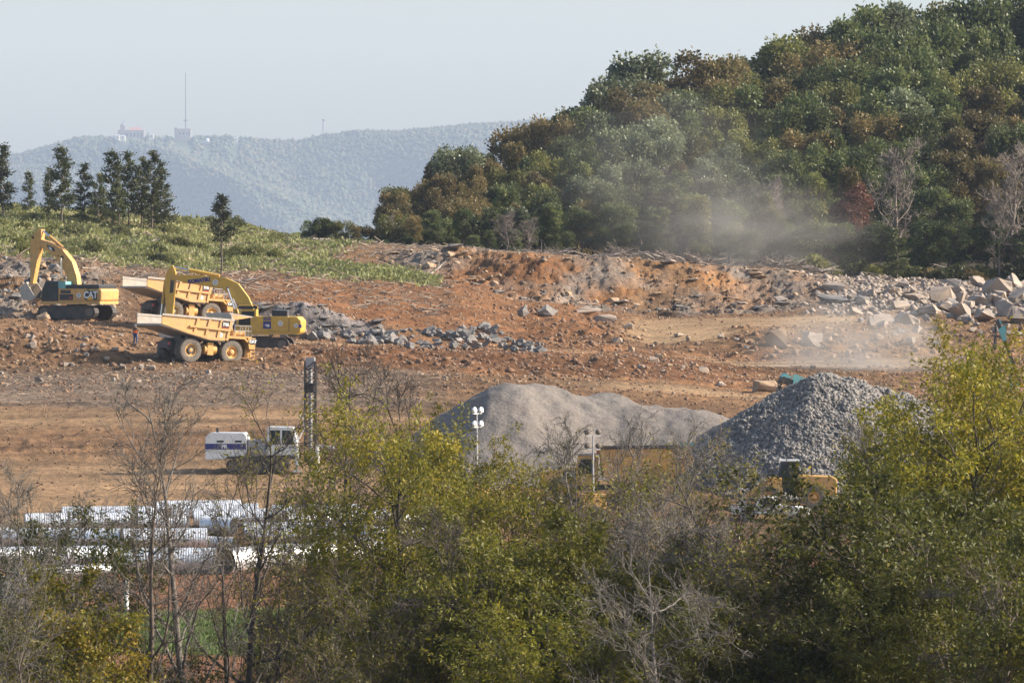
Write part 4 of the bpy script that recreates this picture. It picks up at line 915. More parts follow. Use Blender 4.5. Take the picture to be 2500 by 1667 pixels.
def excavator_b(loc, rz):
    t = empty('excavator', loc, rz); C = M['kom']; z0 = 1.55
    crawler(t, 5.6, 3.5, .75, 1.2, M['dark'])
    MB().box(-3.6, 2.6, -1.75, 1.75, z0, z0 + .25).build('turntable_deck', C, t)
    MB().prism([(-2.8, z0 + .25), (-2.8, z0 + 1.72), (.9, z0 + 1.75), (.9, z0 + .25)], -1.73, 1.73).build('engine_house', C, t, bevel=.06)
    cw = MB().prism([(-3.95, z0 + .3), (-4.0, z0 + 1.3), (-3.6, z0 + 1.72), (-2.82, z0 + 1.72), (-2.82, z0 + .1), (-3.8, z0 + .1)], -1.75, 1.75).build('counterweight', C, t, bevel=.1)
    MB().prism([(-2.6, z0 + 1.75), (-2.6, z0 + 2.25), (-1.2, z0 + 2.3), (-1.2, z0 + 1.75)], -1.2, 1.6).build('radiator_housing', M['black'], t)
    MB().tube([(-2.75, 1.65, z0 + 1.7), (-2.75, 1.65, z0 + 2.32), (-1.3, 1.65, z0 + 2.36)], .04, 6).build('handrail', M['grey'], t)
    y = 1.735
    MB().box(-1.1, -.35, y, y + .015, z0 + .55, z0 + 1.25).build('number_panel', M['decal_blue'], t)
    for k in range(3): MB().box(-1.1, -.35, y, y + .015, z0 + 1.32 + .13 * k, z0 + 1.4 + .13 * k).build('stripe', M['decal_blue'], t)
    letters('690', .3, M['decal_white'], t, (-.72, y + .03, z0 + .83), +1, sx=1.0)
    emblem(t, (-2.0, 1.735, z0 + 1.05), .25, 1); emblem(t, (-3.5, 1.755, z0 + .85), .2, 1)
    MB().box(-3.98, -3.8, 1.2, 1.77, z0 + .65, z0 + 1.0).build('blue_corner', M['decal_blue'], cw)
    cab = MB().prism([(.3, z0 + .25), (.3, z0 + 2.4), (1.8, z0 + 2.4), (2.2, z0 + 1.5), (2.25, z0 + .25)], .4, 1.7).build('cab', C, t, bevel=.05)
    MB().prism([(.5, z0 + 1.1), (.5, z0 + 2.2), (1.65, z0 + 2.2), (2.0, z0 + 1.45), (2.0, z0 + .9), (.5, z0 + .9)], 1.703, 1.715).build('door_window', M['glass'], cab)
    gd = MB().tube([(.2, 1.72, z0 + 2.4), (.2, 1.72, z0 + 2.68), (.35, 1.72, z0 + 2.78), (1.95, 1.72, z0 + 2.78), (2.1, 1.72, z0 + 2.66), (2.1, 1.72, z0 + 2.4)], .05, 8).build('cab_guard', C, t)
    MB().box(.25, 2.05, .45, 1.68, z0 + 2.45, z0 + 2.68).build('guard_plate', M['black'], gd)
    ax = [(1.0, z0 + 1.9), (1.75, z0 + 3.2), (2.7, z0 + 4.35), (3.6, z0 + 4.85), (6.0, z0 + 5.15), (8.35, z0 + 5.42)]
    b = boom_plate(MB(), ax, [.8, 1.15, 1.3, 1.12, .95, .55], -.4, .4).build('boom', C, t)
    letters('KOMATSU', .48, M['decal_blue'], b, (6.0, .425, z0 + 5.12), +1, tilt=R(-6.5), bold=.03, sx=.95)
    emblem(b, (4.45, .41, z0 + 4.95), .27, 1)
    disc('pivot_pin', b, (3.25, .405, z0 + 4.4), .13, M['dark'], 1, .03)
    st = MB().prism([(8.55, z0 + 6.55), (8.75, z0 + 6.5), (9.25, z0 + 5.7), (9.35, z0 + 4.6), (9.2, z0 + 2.2), (9.0, z0 + 1.2), (8.65, z0 + 1.2), (8.35, z0 + 4.4), (8.3, z0 + 5.9)], -.36, .36).build('stick', C, t)
    MB().prism([(8.5, z0 + 4.0), (8.42, z0 + 5.1), (8.75, z0 + 5.2), (8.85, z0 + 3.9)], .365, .375).build('oil_stain', M['dark'], st)
    ram(t, (4.1, z0 + 5.55), (8.55, z0 + 6.42), .66, 0, .17, C, 'stick_ram')
    for y in (-.6, .6): ram(t, (2.3, z0 + 1.6), (3.25, z0 + 4.4), .3, y, .16, C, 'boom_ram')
    ram(t, (9.3, z0 + 5.2), (9.75, z0 + 1.8), .68, 0, .15, C, 'bucket_ram')
    prof = [(8.9, z0 + 1.2), (9.7, z0 + 1.0), (9.95, z0 + .3), (9.6, z0 - .45), (8.9, z0 - .65), (8.2, z0 - .3)]
    inn = [(8.9, z0 + 1.05), (9.55, z0 + .88), (9.78, z0 + .3), (9.5, z0 - .3), (8.9, z0 - .5), (8.25, z0 - .18)]
    bk = MB()
    for i in range(5): bk.prism([prof[i], prof[i + 1], inn[i + 1], inn[i]], -1.0, 1.0)
    bk.prism(prof, -1.06, -1.0); bk.prism(prof, 1.0, 1.06); bo = bk.build('bucket', M['bedin'], t)
    for k in range(5): MB().prism([(8.3, z0 - .28), (8.15, z0 - .1), (7.75, z0 + .15), (8.05, z0 - .3)], -.92 + .42 * k, -.76 + .42 * k).build('tooth', M['dark'], bo)
    MB().cyl((-2.0, -.6, z0 + 1.75), (-2.0, -.6, z0 + 2.6), .1).build('exhaust_stack', M['dark'], t)
    tag(t, 'golden yellow excavator with long low boom lettered in blue behind the near dump truck', 'excavator', 'yellow crawler excavators'); return t

def at_px(px, Y, lift=0.0):
    x = XP(px, Y); return Vector((x, Y, zbase(x, Y).item() + lift))
def place(px, py, Y): return P(px, py, Y)

# near truck: rear axle's near wheel stands at (461, 884); heading right and away
th = R(31)
def truck_at(px, py, Y, rz):
    p = P(px, py, Y); off = Matrix.Rotation(rz, 3, 'Z') @ Vector((0, -2.0, 0)); return p - off
hauler('dusty yellow dump truck numbered on its bed, parked on the lower clay level', truck_at(461, 884, 557, th), th, R(3.2))
hauler('yellow dump truck being loaded, parked behind the long lettered boom', truck_at(419, 788, 592, R(33)), R(33), R(3.5))
# pads of packed clay under the machines come from the ground itself; machines sit on it
p = P(188, 776, 600); ea = excavator_a(p, R(180 - 28)); ea.scale.x = 1.1
p = P(640, 856, 585); excavator_b(p, R(180 - 6))

# worker standing behind the near truck's tail
def person(loc, rz):
    t = empty('person', loc, rz)
    J = {'pel': (0, 0, .95), 'wst': (0, 0, 1.1), 'chs': (0, .02, 1.33), 'nck': (0, 0, 1.5), 'hd0': (0, .01, 1.6), 'hd1': (0, .01, 1.74),
         'lh': (.1, 0, .9), 'lk': (.13, .03, .5), 'la': (.14, -.02, .09), 'lf': (.15, .16, .04), 'rh': (-.1, 0, .9), 'rk': (-.12, .04, .5), 'ra': (-.13, -.02, .09), 'rf': (-.15, .16, .04),
         'ls': (.19, 0, 1.42), 'le': (.27, -.02, 1.14), 'lw': (.24, .14, .93), 'lhd': (.23, .2, .85), 'rs': (-.19, 0, 1.42), 're': (-.27, -.03, 1.14), 'rw': (-.25, .12, .92), 'rhd': (-.24, .18, .84)}
    rad = {'pel': .15, 'wst': .14, 'chs': .16, 'nck': .06, 'hd0': .085, 'hd1': .075, 'lh': .095, 'lk': .065, 'la': .045, 'lf': .04, 'rh': .095, 'rk': .065, 'ra': .045, 'rf': .04,
           'ls': .065, 'le': .048, 'lw': .034, 'lhd': .04, 'rs': .065, 're': .048, 'rw': .034, 'rhd': .04}
    E = [('pel', 'wst'), ('wst', 'chs'), ('chs', 'nck'), ('nck', 'hd0'), ('hd0', 'hd1'), ('pel', 'lh'), ('lh', 'lk'), ('lk', 'la'), ('la', 'lf'), ('pel', 'rh'), ('rh', 'rk'), ('rk', 'ra'), ('ra', 'rf'),
         ('chs', 'ls'), ('ls', 'le'), ('le', 'lw'), ('lw', 'lhd'), ('chs', 'rs'), ('rs', 're'), ('re', 'rw'), ('rw', 'rhd')]
    def skin(name, keys, m, grow=0.0):
        ks = [k for k in J if k in keys]; me = bpy.data.meshes.new(name)
        me.from_pydata([J[k] for k in ks], [(ks.index(a), ks.index(b)) for a, b in E if a in ks and b in ks], [])
        o = link(name, me, t); md = o.modifiers.new('skin', 'SKIN'); md.use_smooth_shade = True
        for i, k in enumerate(ks):
            sv = me.skin_vertices[0].data[i]; sv.radius = (rad[k] + grow, rad[k] + grow); sv.use_root = (i == 0)
        o.modifiers.new('sub', 'SUBSURF').levels = 1; o.modifiers['sub'].render_levels = 2; me.materials.append(m); return o
    skin('body', list(J), M['skin'])
    skin('trousers', ['pel', 'lh', 'lk', 'la', 'rh', 'rk', 'ra'], M['jeans'], .018)
    skin('vest', ['wst', 'chs', 'ls', 'rs', 'pel'], M['vest'], .022); skin('sleeves', ['chs', 'ls', 'le', 'rs', 're'], M['dark'], .015)
    for s in (-1, 1): MB().box(s * .14 - .06, s * .14 + .06, -.09, .22, 0, .11).build('boot', M['dark'], t, bevel=.03)
    MB().tube([(0, .02, 1.70), (0, .02, 1.74), (0, .01, 1.80), (0, .01, 1.83)], [.145, .12, .10, .03], 14).build('hard_hat', M['hat'], t, True)
    tag(t, 'person in orange vest and blue jeans standing at the near truck\'s tail', 'person')
h = P(331, 840, 566); person(Vector((h.x, h.y, h.z)), R(160))

# crawler drill with white and blue engine housing and upright mast
def drill(loc, rz):
    t = empty('drill_rig', loc, rz)
    crawler(t, 4.6, 2.4, .55, .95, M['dark'])
    MB().box(-3.6, 3.2, -1.1, 1.1, 1.0, 1.3).build('main_frame', M['dark'], t)
    hs = MB().prism([(-4.0, .95), (-4.0, 2.7), (-3.65, 3.05), (-1.0, 3.05), (-.75, 2.75), (-.75, 1.25), (-2.3, 1.2), (-2.5, .95)], -1.15, 1.15).build('engine_housing', M['white'], t, bevel=.05)
    MB().box(-4.01, -.8, -1.17, -1.152, 1.75, 2.2).build('blue_stripe', M['decal_blue'], hs)
    letters('FR', .38, M['decal_white'], hs, (-2.5, -1.19, 1.97), sx=1.1)
    for x in (-3.1, -1.7): MB().box(x, x + .55, -1.168, -1.153, 2.3, 2.45).build('vent', M['black'], hs)
    MB().cyl((-3.2, .3, 3.05), (-3.2, .3, 3.4), .12).build('exhaust_stack', M['dark'], t)
    MB().box(-.7, .75, -.95, 1.0, 1.3, 2.5).build('compressor', M['grey'], t, bevel=.05)
    MB().cyl((-.6, -1.0, 1.5), (.9, -1.0, 1.5), .28, n=16).build('air_tank', M['grey'], t)
    cab = MB().prism([(.85, 1.3), (.8, 3.45), (1.0, 3.55), (2.9, 3.5), (3.2, 2.3), (3.0, 1.3)], -1.1, .5).build('cab', M['white'], t, bevel=.05)
    MB().prism([(1.05, 2.15), (1.05, 3.25), (1.85, 3.25), (1.85, 2.15)], -1.115, -1.102).build('side_window', M['glass'], cab)
    MB().prism([(2.0, 2.15), (2.0, 3.25), (2.7, 3.22), (2.95, 2.3), (2.95, 2.15)], -1.115, -1.102).build('side_window', M['glass'], cab)
    mast = MB()
    for (x, y) in ((3.7, -.35), (4.5, -.35), (3.7, .35), (4.5, .35)): mast.box(x - .06, x + .06, y - .06, y + .06, .7, 8.6)
    for k in range(13):
        z = .8 + k * .6
        mast.tube([(3.7, -.35, z), (4.5, -.35, z + .6)], .04, 5); mast.tube([(4.5, .35, z), (3.7, .35, z + .6)], .04, 5); mast.tube([(3.7, -.35, z), (3.7, .35, z + .6)], .04, 5)
        mast.box(3.66, 4.54, -.39, -.31, z - .03, z + .03)
    mo = mast.build('mast', M['dark'], t)
    MB().cyl((4.1, 0, .4), (4.1, 0, 8.2), .16, n=10).build('drill_rod', M['grey'], mo)
    MB().box(3.75, 4.45, -.3, .3, 8.1, 8.9).build('rotary_head', M['grey'], mo)
    MB().box(3.8, 4.4, -.28, .28, 6.2, 6.9).build('rod_carousel', M['dark'], mo)
    for x in (3.15, 4.75):
        j = MB().cyl((x, -1.0, .5), (x, -1.0, 2.0), .16, n=12).build('levelling_jack', M['white'], t)
        MB().box(x - .3, x + .3, -1.25, -.75, .0, .12).build('jack_foot', M['white'], j); MB().cyl((x, -1.0, .1), (x, -1.0, .5), .09, n=10).build('rod', M['chrome'], j)
    MB().tube([(3.3, -.6, 2.6), (3.7, -.8, 3.4), (3.6, -.7, 4.2), (3.3, -.5, 4.4)], .06, 8).build('hose', M['white'], t)
    MB().prism([(4.7, 1.9), (4.7, 2.1), (6.0, 1.95), (6.0, 1.8)], -.9, .3).build('dust_hood', M['grey'], t)
    tag(t, 'white drill rig with blue stripe and dark upright lattice mast', 'drill rig')
drill(hit(630, 1152, 430), R(-4))

# articulated hauler in front of the fine gravel heap, facing left
def articulated(loc, rz):
    t = empty('articulated_truck', loc, rz); C = M['cat']
    for x in (4.6, -1.2, -3.2):
        for s in (-1, 1): wheel(t, x, s * 1.3, .92, .66, .48, C, s)
    MB().box(-4.6, 2.2, -.6, .6, .85, 1.25).build('rear_frame', M['dark'], t); MB().box(2.2, 6.0, -.55, .55, .8, 1.2).build('front_frame', M['dark'], t)
    MB().cyl((2.2, 0, .8), (2.2, 0, 1.5), .35).build('hitch', M['dark'], t)
    hd = MB().prism([(3.6, 1.2), (3.6, 2.55), (6.3, 2.25), (6.4, 1.2)], -1.15, 1.15).build('hood', C, t, bevel=.08)
    MB().box(3.65, 4.6, 1.152, 1.17, 1.75, 2.35).build('logo_panel', M['decal_black'], hd)
    letters('CAT', .5, M['decal_white'], hd, (4.1, 1.185, 2.0), +1, sx=.9)
    MB().box(6.4, 6.45, -.9, .9, 1.3, 2.1).build('grille', M['dark'], hd)
    for s in (-1, 1): MB().box(6.41, 6.5, s * .95 - .15, s * .95 + .15, 1.5, 1.75).build('headlight', M['lamp'], hd)
    MB().cyl((4.8, .7, 2.3), (4.8, .7, 3.2), .09).build('exhaust_stack', M['dark'], t)
    MB().tube([(5.4, 1.15, 2.35), (4.9, 1.2, 2.75), (3.7, 1.2, 2.75)], .03, 6).build('handrail', M['dark'], t)
    cab = MB().prism([(2.0, 1.2), (1.95, 3.35), (2.3, 3.5), (3.5, 3.45), (3.65, 2.5), (3.65, 1.2)], -1.0, 1.1).build('cab', C, t, bevel=.06)
    MB().prism([(2.2, 2.1), (2.2, 3.2), (3.3, 3.2), (3.5, 2.45), (3.5, 2.1)], 1.102, 1.115).build('side_window', M['glass'], cab)
    MB().box(1.9, 3.7, -1.05, 1.15, 3.5, 3.6).build('cab_roof', M['bedin'], cab)
    MB().cyl((2.0, .8, 3.6), (2.0, .8, 3.85), .1).build('beacon', M['orange'], cab)
    bed = [(1.6, 1.9), (1.9, 4.05), (-4.9, 4.1), (-5.3, 3.0), (-4.6, 2.3), (-3.2, 1.55), (.9, 1.5)]
    for s in (-1, 1):
        b = MB().prism(bed, s * 1.7, s * 1.62).build('bed_side', C, t)
        MB().prism([(1.95, 3.95), (1.95, 4.12), (-4.95, 4.2), (-4.95, 4.02)], s * 1.8, s * 1.6).build('top_rail', M['dark'], b)
        for x in (.4, -1.2, -2.8, -4.2): MB().box(x - .08, x + .08, s * 1.702 if s > 0 else -1.78, 1.78 if s > 0 else s * 1.702, 1.7 if x > -3 else 2.2, 3.95).build('rib', C, b)
    MB().prism([(-5.3, 2.95), (-4.6, 2.2), (-3.2, 1.45), (.9, 1.4), (1.65, 1.9), (.9, 1.55), (-3.15, 1.6), (-4.55, 2.35)], -1.6, 1.6).build('bed_floor', M['bedin'], t)
    MB().prism([(1.55, 1.9), (1.85, 4.3), (1.98, 4.3), (1.7, 1.9)], -1.62, 1.62).build('bed_front_wall', C, t)
    MB().box(-5.2, -4.2, 1.72, 1.78, 4.22, 4.5).build('tail_plate', M['teal'], t)
    tag(t, 'yellow articulated hauler facing left before the fine gravel heap', 'hauler')
articulated(hit(1524, 1224, 430), R(180))

def loader(loc, rz):
    t = empty('wheel_loader', loc, rz); C = M['cat']
    for x in (1.7, -1.7):
        for s in (-1, 1): wheel(t, x, s * 1.15, .85, .6, .42, C, s)
    MB().prism([(-3.4, 1.0), (-3.45, 2.15), (-3.1, 2.4), (-.5, 2.5), (-.5, 1.0)], -1.05, 1.05).build('engine_hood', C, t, bevel=.08)
    MB().prism([(.6, .9), (.7, 2.3), (1.8, 2.35), (1.95, .9)], -1.0, 1.0).build('front_frame', C, t, bevel=.06)
    cab = MB().prism([(-.55, 1.2), (-.55, 3.5), (.7, 3.5), (.95, 2.6), (.6, 1.2)], -.85, .85).build('cab', M['black'], t, bevel=.05)
    MB().prism([(-.4, 1.5), (-.4, 3.3), (.1, 3.3), (.1, 1.5)], .852, .865).build('door_window', M['glass'], cab)
    MB().prism([(.18, 1.9), (.18, 3.3), (.58, 3.3), (.82, 2.6), (.65, 1.9)], .852, .865).build('side_window', M['glass'], cab)
    MB().box(-.65, .85, -.92, .92, 3.5, 3.62).build('cab_roof', M['white'], cab)
    for s in (-1, 1):
        MB().prism([(.9, 2.1), (1.0, 2.45), (2.6, 1.6), (3.6, .8), (3.4, .55), (2.3, 1.2)], s * .6 - .1, s * .6 + .1).build('lift_arm', C, t)
        MB().cyl((.6, s * .4, 1.1), (2.2, s * .5, 1.5), .1).build('lift_ram', M['dark'], t)
    prof = [(3.3, .2), (3.5, 1.4), (3.9, 1.5), (3.7, .9), (3.8, .35), (4.6, .12), (4.6, .05)]
    MB().prism(prof, -1.5, 1.5).build('bucket', M['bedin'], t)
    MB().tube([(-1.0, .9, 2.5), (-1.0, .9, 3.2), (-3.0, .9, 3.2), (-3.0, .9, 2.4)], .03, 6).build('handrail', M['dark'], t)
    MB().cyl((-1.6, 0, 2.45), (-1.6, 0, 3.2), .09).build('exhaust_stack', M['dark'], t)
    tag(t, 'yellow wheel loader with black cab at the foot of the coarse gravel heap', 'loader')
loader(hit(1930, 1240, 430), R(180))

def pickup(loc, rz, label, m):
    t = empty('pickup_truck', loc, rz)
    for x in (1.75, -1.75):
        for s in (-1, 1): wheel(t, x, s * .82, .40, .26, .24, M['grey'], s)
    body = MB().prism([(-2.75, .5), (-2.75, 1.12), (-.7, 1.15), (.9, 1.18), (2.2, 1.12), (2.75, .95), (2.8, .5)], -.95, .95).build('body', m, t, bevel=.08)
    cab = MB().prism([(-.9, 1.15), (-.6, 1.78), (.35, 1.82), (1.15, 1.18)], -.82, .82).build('cab', m, t, bevel=.05)
    MB().prism([(.45, 1.78), (1.13, 1.24), (1.17, 1.26), (.49, 1.80)], -.74, .74).build('windscreen', M['glass'], cab)
    for s in (-1, 1): MB().prism([(-.7, 1.24), (-.5, 1.70), (.3, 1.74), (.88, 1.24)], s * .825, s * .835).build('side_window', M['glass'], cab)
    MB().box(-2.7, -.95, -.8, .8, 1.14, 1.19).build('cargo_bed', M['dark'], t)
    MB().box(2.78, 2.9, -.9, .9, .45, .68).build('bumper', M['grey'], t)
    MB().box(2.77, 2.83, -.45, .45, .7, .92).build('grille', M['dark'], t)
    for s in (-1, 1):
        MB().box(2.6, 2.84, s * .72 - .17, s * .72 + .17, .74, .94).build('headlight', M['lamp'], t)
        MB().box(2.5, 2.82, s * .955 - .02, s * .955 + .02, .78, .9).build('side_marker', M['orange'], t)
    for s in (-1, 1): MB().box(.75, .9, s * 1.0 - .1, s * 1.0 + .1, 1.2, 1.38).build('mirror', M['dark'], t)
    tag(t, label, 'pickup'); return t
pickup(hit(1880, 1272, 430), R(-18), 'white pickup with glinting bonnet parked before the wheel loader', M['white'])

# teal crusher conveyor heads
def conveyor(px, py, Y, L, ang, label, rz):
    t = empty('conveyor', P(px, py, Y), rz); tp = M['teal']
    c, s = math.cos(ang), math.sin(ang)
    def q(x, z): return (x * c - z * s, x * s + z * c)
    MB().prism([q(-.3, -.3), q(-.3, .15), q(L, .15), q(L, -.3)], -.45, .45).build('conveyor_frame', M['dark'], t)
    MB().prism([q(-.35, .17), q(-.35, .23), q(L, .23), q(L, .17)], -.38, .38).build('belt', M['tyre'], t)
    MB().prism([q(.55, -.35), q(.55, .75), q(1.5, .75), q(1.5, .4), q(2.2, .4), q(2.2, -.35)], -.55, -.47).build('side_guard', tp, t)
    MB().prism([q(.55, -.35), q(.55, .75), q(1.5, .75), q(1.5, .4), q(2.2, .4), q(2.2, -.35)], .47, .55).build('side_guard', tp, t)
    MB().cyl((q(-.25, -.05)[0], -.5, q(-.25, -.05)[1]), (q(-.25, -.05)[0], .5, q(-.25, -.05)[1]), .26, n=16).build('head_drum', M['dark'], t)
    MB().prism([q(-.55, .1), q(-.3, .5), q(.3, .45), q(.3, .25)], -.45, .45).build('head_cover', tp, t)
    g = np.random.default_rng(3); n = 500
    zz = g.uniform(0, 1, n) ** 0.8 * -3.0; xx = -.45 - .1 * np.sqrt(-zz) + g.normal(0, .13, n); yy = g.normal(0, .2, n)
    v, f = scatter_blobs(np.stack([xx, yy, zz], -1), g.uniform(.03, .11, n), OCV, OCF, .3, (1, 1, .8), g)
    tag(link('falling_stone', meshdata('falling_stone', v, f, M['gravel']), t), kind='stuff')
    for x in (L * .55, L * .9):
        a = q(x, -.3); MB().tube([(a[0], -.4, a[1]), (a[0] + .4, -.6, a[1] - 6)], .09, 6).build('support_leg', tp, t); MB().tube([(a[0], .4, a[1]), (a[0] + .4, .6, a[1] - 6)], .09, 6).build('support_leg', tp, t)
    tag(t, label, 'conveyor'); return t
conveyor(1918, 928, 497, 9, R(-22), 'teal conveyor head dropping dark stone behind the coarse gravel heap', R(8))
tc_ = conveyor(2438, 790, 560, 8, R(-62), 'steep teal conveyor seen above the golden-green treetop', R(0)); tc_.scale = (.55, .55, .8)

# portable light towers
def light_tower(px, py, Y, rz, label, hm='white'):
    g0 = at_px(px, Y); top = P(px, py, Y); t = empty('light_tower', g0, rz); H = top.z - g0.z
    MB().box(-.9, .9, -.6, .6, .35, 1.5).build('generator_box', M['cat'], t, bevel=.06)
    for s in (-1, 1): MB().cyl((0, s * .65, .33), (0, s * .8, .33), .33, n=16).build('wheel', M['tyre'], t)
    MB().tube([(.9, 0, .4), (2.0, 0, .4)], .06, 6).build('drawbar', M['dark'], t)
    MB().tube([(0, 0, 1.5), (0, 0, H * .6), (0, 0, H)], [.10, .08, .06], 8).build('mast', M['grey'], t)
    MB().box(-.55, .55, -.04, .04, H - .08, H).build('cross_arm', M['white'], t); MB().box(-.55, .55, -.04, .04, H - 1.1, H - 1.02).build('cross_arm', M['white'], t)
    for x in (-.42, .42):
        for z in (H - .02, H - 1.05):
            l_ = MB().lathe_y([(.001, -.05), (.23, -.05), (.23, 0), (.19, .14), (.07, .22), (.001, .22)], 18); 
            o = l_.build('lamp_head', M[hm], t, True); o.location = (x, -.12, z + .25); o.rotation_euler = (R(-12), 0, 0)
            k = MB().cyl((0, -.052, 0), (0, -.065, 0), .19, n=18).build('lamp_glass', M['lamp'], o)
    tag(t, label, 'light tower')
light_tower(1164, 1008, 462, R(55), 'light tower with four white round lamps left of the fine gravel heap')
light_tower(1448, 1062, 457, R(190), 'light tower with four dull round lamps before the fine gravel heap', 'tyre')

# white box trailer and post down by the green field
t = empty('box_trailer', hit(8, 1512), R(6))
b = MB().prism([(-3.6, .9), (-3.6, 2.5), (1.2, 2.5), (1.75, 2.1), (1.8, .9)], -1.1, 1.1).build('body', M['white'], t, bevel=.12)
for k in range(6): MB().box(-3.2 + k * .75, -3.15 + k * .75, -1.115, -1.102, .95, 2.4).build('seam', M['grey'], b)
MB().box(-1.3, -.5, -1.118, -1.103, 1.0, 2.2).build('door', M['grey'], b)
for x in (-1.9, -1.0): MB().cyl((x, -1.1, .4), (x, -.85, .4), .4, n=18).build('wheel', M['tyre'], t)
MB().box(-3.5, 3.0, -.1, .1, .7, .9).build('chassis', M['dark'], t)
tag(t, 'white box trailer with rounded front by the green field', 'trailer')
t = empty('white_post', hit(308, 1496)); 
MB().cyl((0, 0, 0), (0, 0, 1.9), .16, n=12).build('pole', M['white'], t); MB().tube([(0, 0, 1.9), (0, 0, 2.0)], [.2, .12], 12).build('cap', M['grey'], t)
tag(t, 'short thick white post standing at the edge of the green field', 'post')
print('machines done')

# ------------------------------------------------------------------ vegetation
def leaves_mesh(name, pos, axis, length, width, tint, m, rng, flat=0.0):
    """one small diamond per leaf"""
    n = len(pos); d = axis / (np.linalg.norm(axis, axis=1)[:, None] + 1e-9)
    r = rng.normal(0, 1, (n, 3)); r[:, 2] *= (1 - flat); s = np.cross(d, r); s /= np.linalg.norm(s, axis=1)[:, None] + 1e-9
    L = (length * rng.uniform(0.7, 1.3, n))[:, None]; W = (width * rng.uniform(0.7, 1.3, n))[:, None] * 0.5
    nrm = np.cross(d, s)
    v = np.stack([pos, pos + d * L * 0.45 + s * W + nrm * L * .05, pos + d * L, pos + d * L * 0.45 - s * W + nrm * L * .05], 1).reshape(-1, 3)
    f = np.arange(4 * n).reshape(-1, 4)
    me = meshdata(name, v, f, m)
    me.attributes.new('tint', 'FLOAT', 'POINT').data.foreach_set('value', np.repeat(np.clip(tint, 0, 1), 4).astype(np.float32))
    return me
class Limbs:
    def __init__(s): s.v = []; s.f = []; s.n = 0
    def tube(s, pts, rad, n):
        pts = np.asarray(pts); k = len(pts); d = np.gradient(pts, axis=0); d /= np.linalg.norm(d, axis=1)[:, None] + 1e-9
        up = np.where(np.abs(d[:, 2:3]) < 0.9, np.array([[0, 0, 1.0]]), np.array([[0, 1.0, 0]])); a = np.cross(d, up); a /= np.linalg.norm(a, axis=1)[:, None] + 1e-9; b = np.cross(d, a)
        t = 2 * np.pi * np.arange(n) / n
        v = pts[:, None] + (a[:, None] * np.cos(t)[None, :, None] + b[:, None] * np.sin(t)[None, :, None]) * np.asarray(rad)[:, None, None]
        i = np.arange(k * n).reshape(k, n); j = np.roll(i, -1, axis=1)
        f = np.stack([i[:-1], j[:-1], j[1:], i[1:]], -1).reshape(-1, 4)
        s.v.append(v.reshape(-1, 3)); s.f.append(f + s.n); s.n += k * n
    def mesh(s, name, m): return meshdata(name, np.concatenate(s.v), np.concatenate(s.f), m, True)
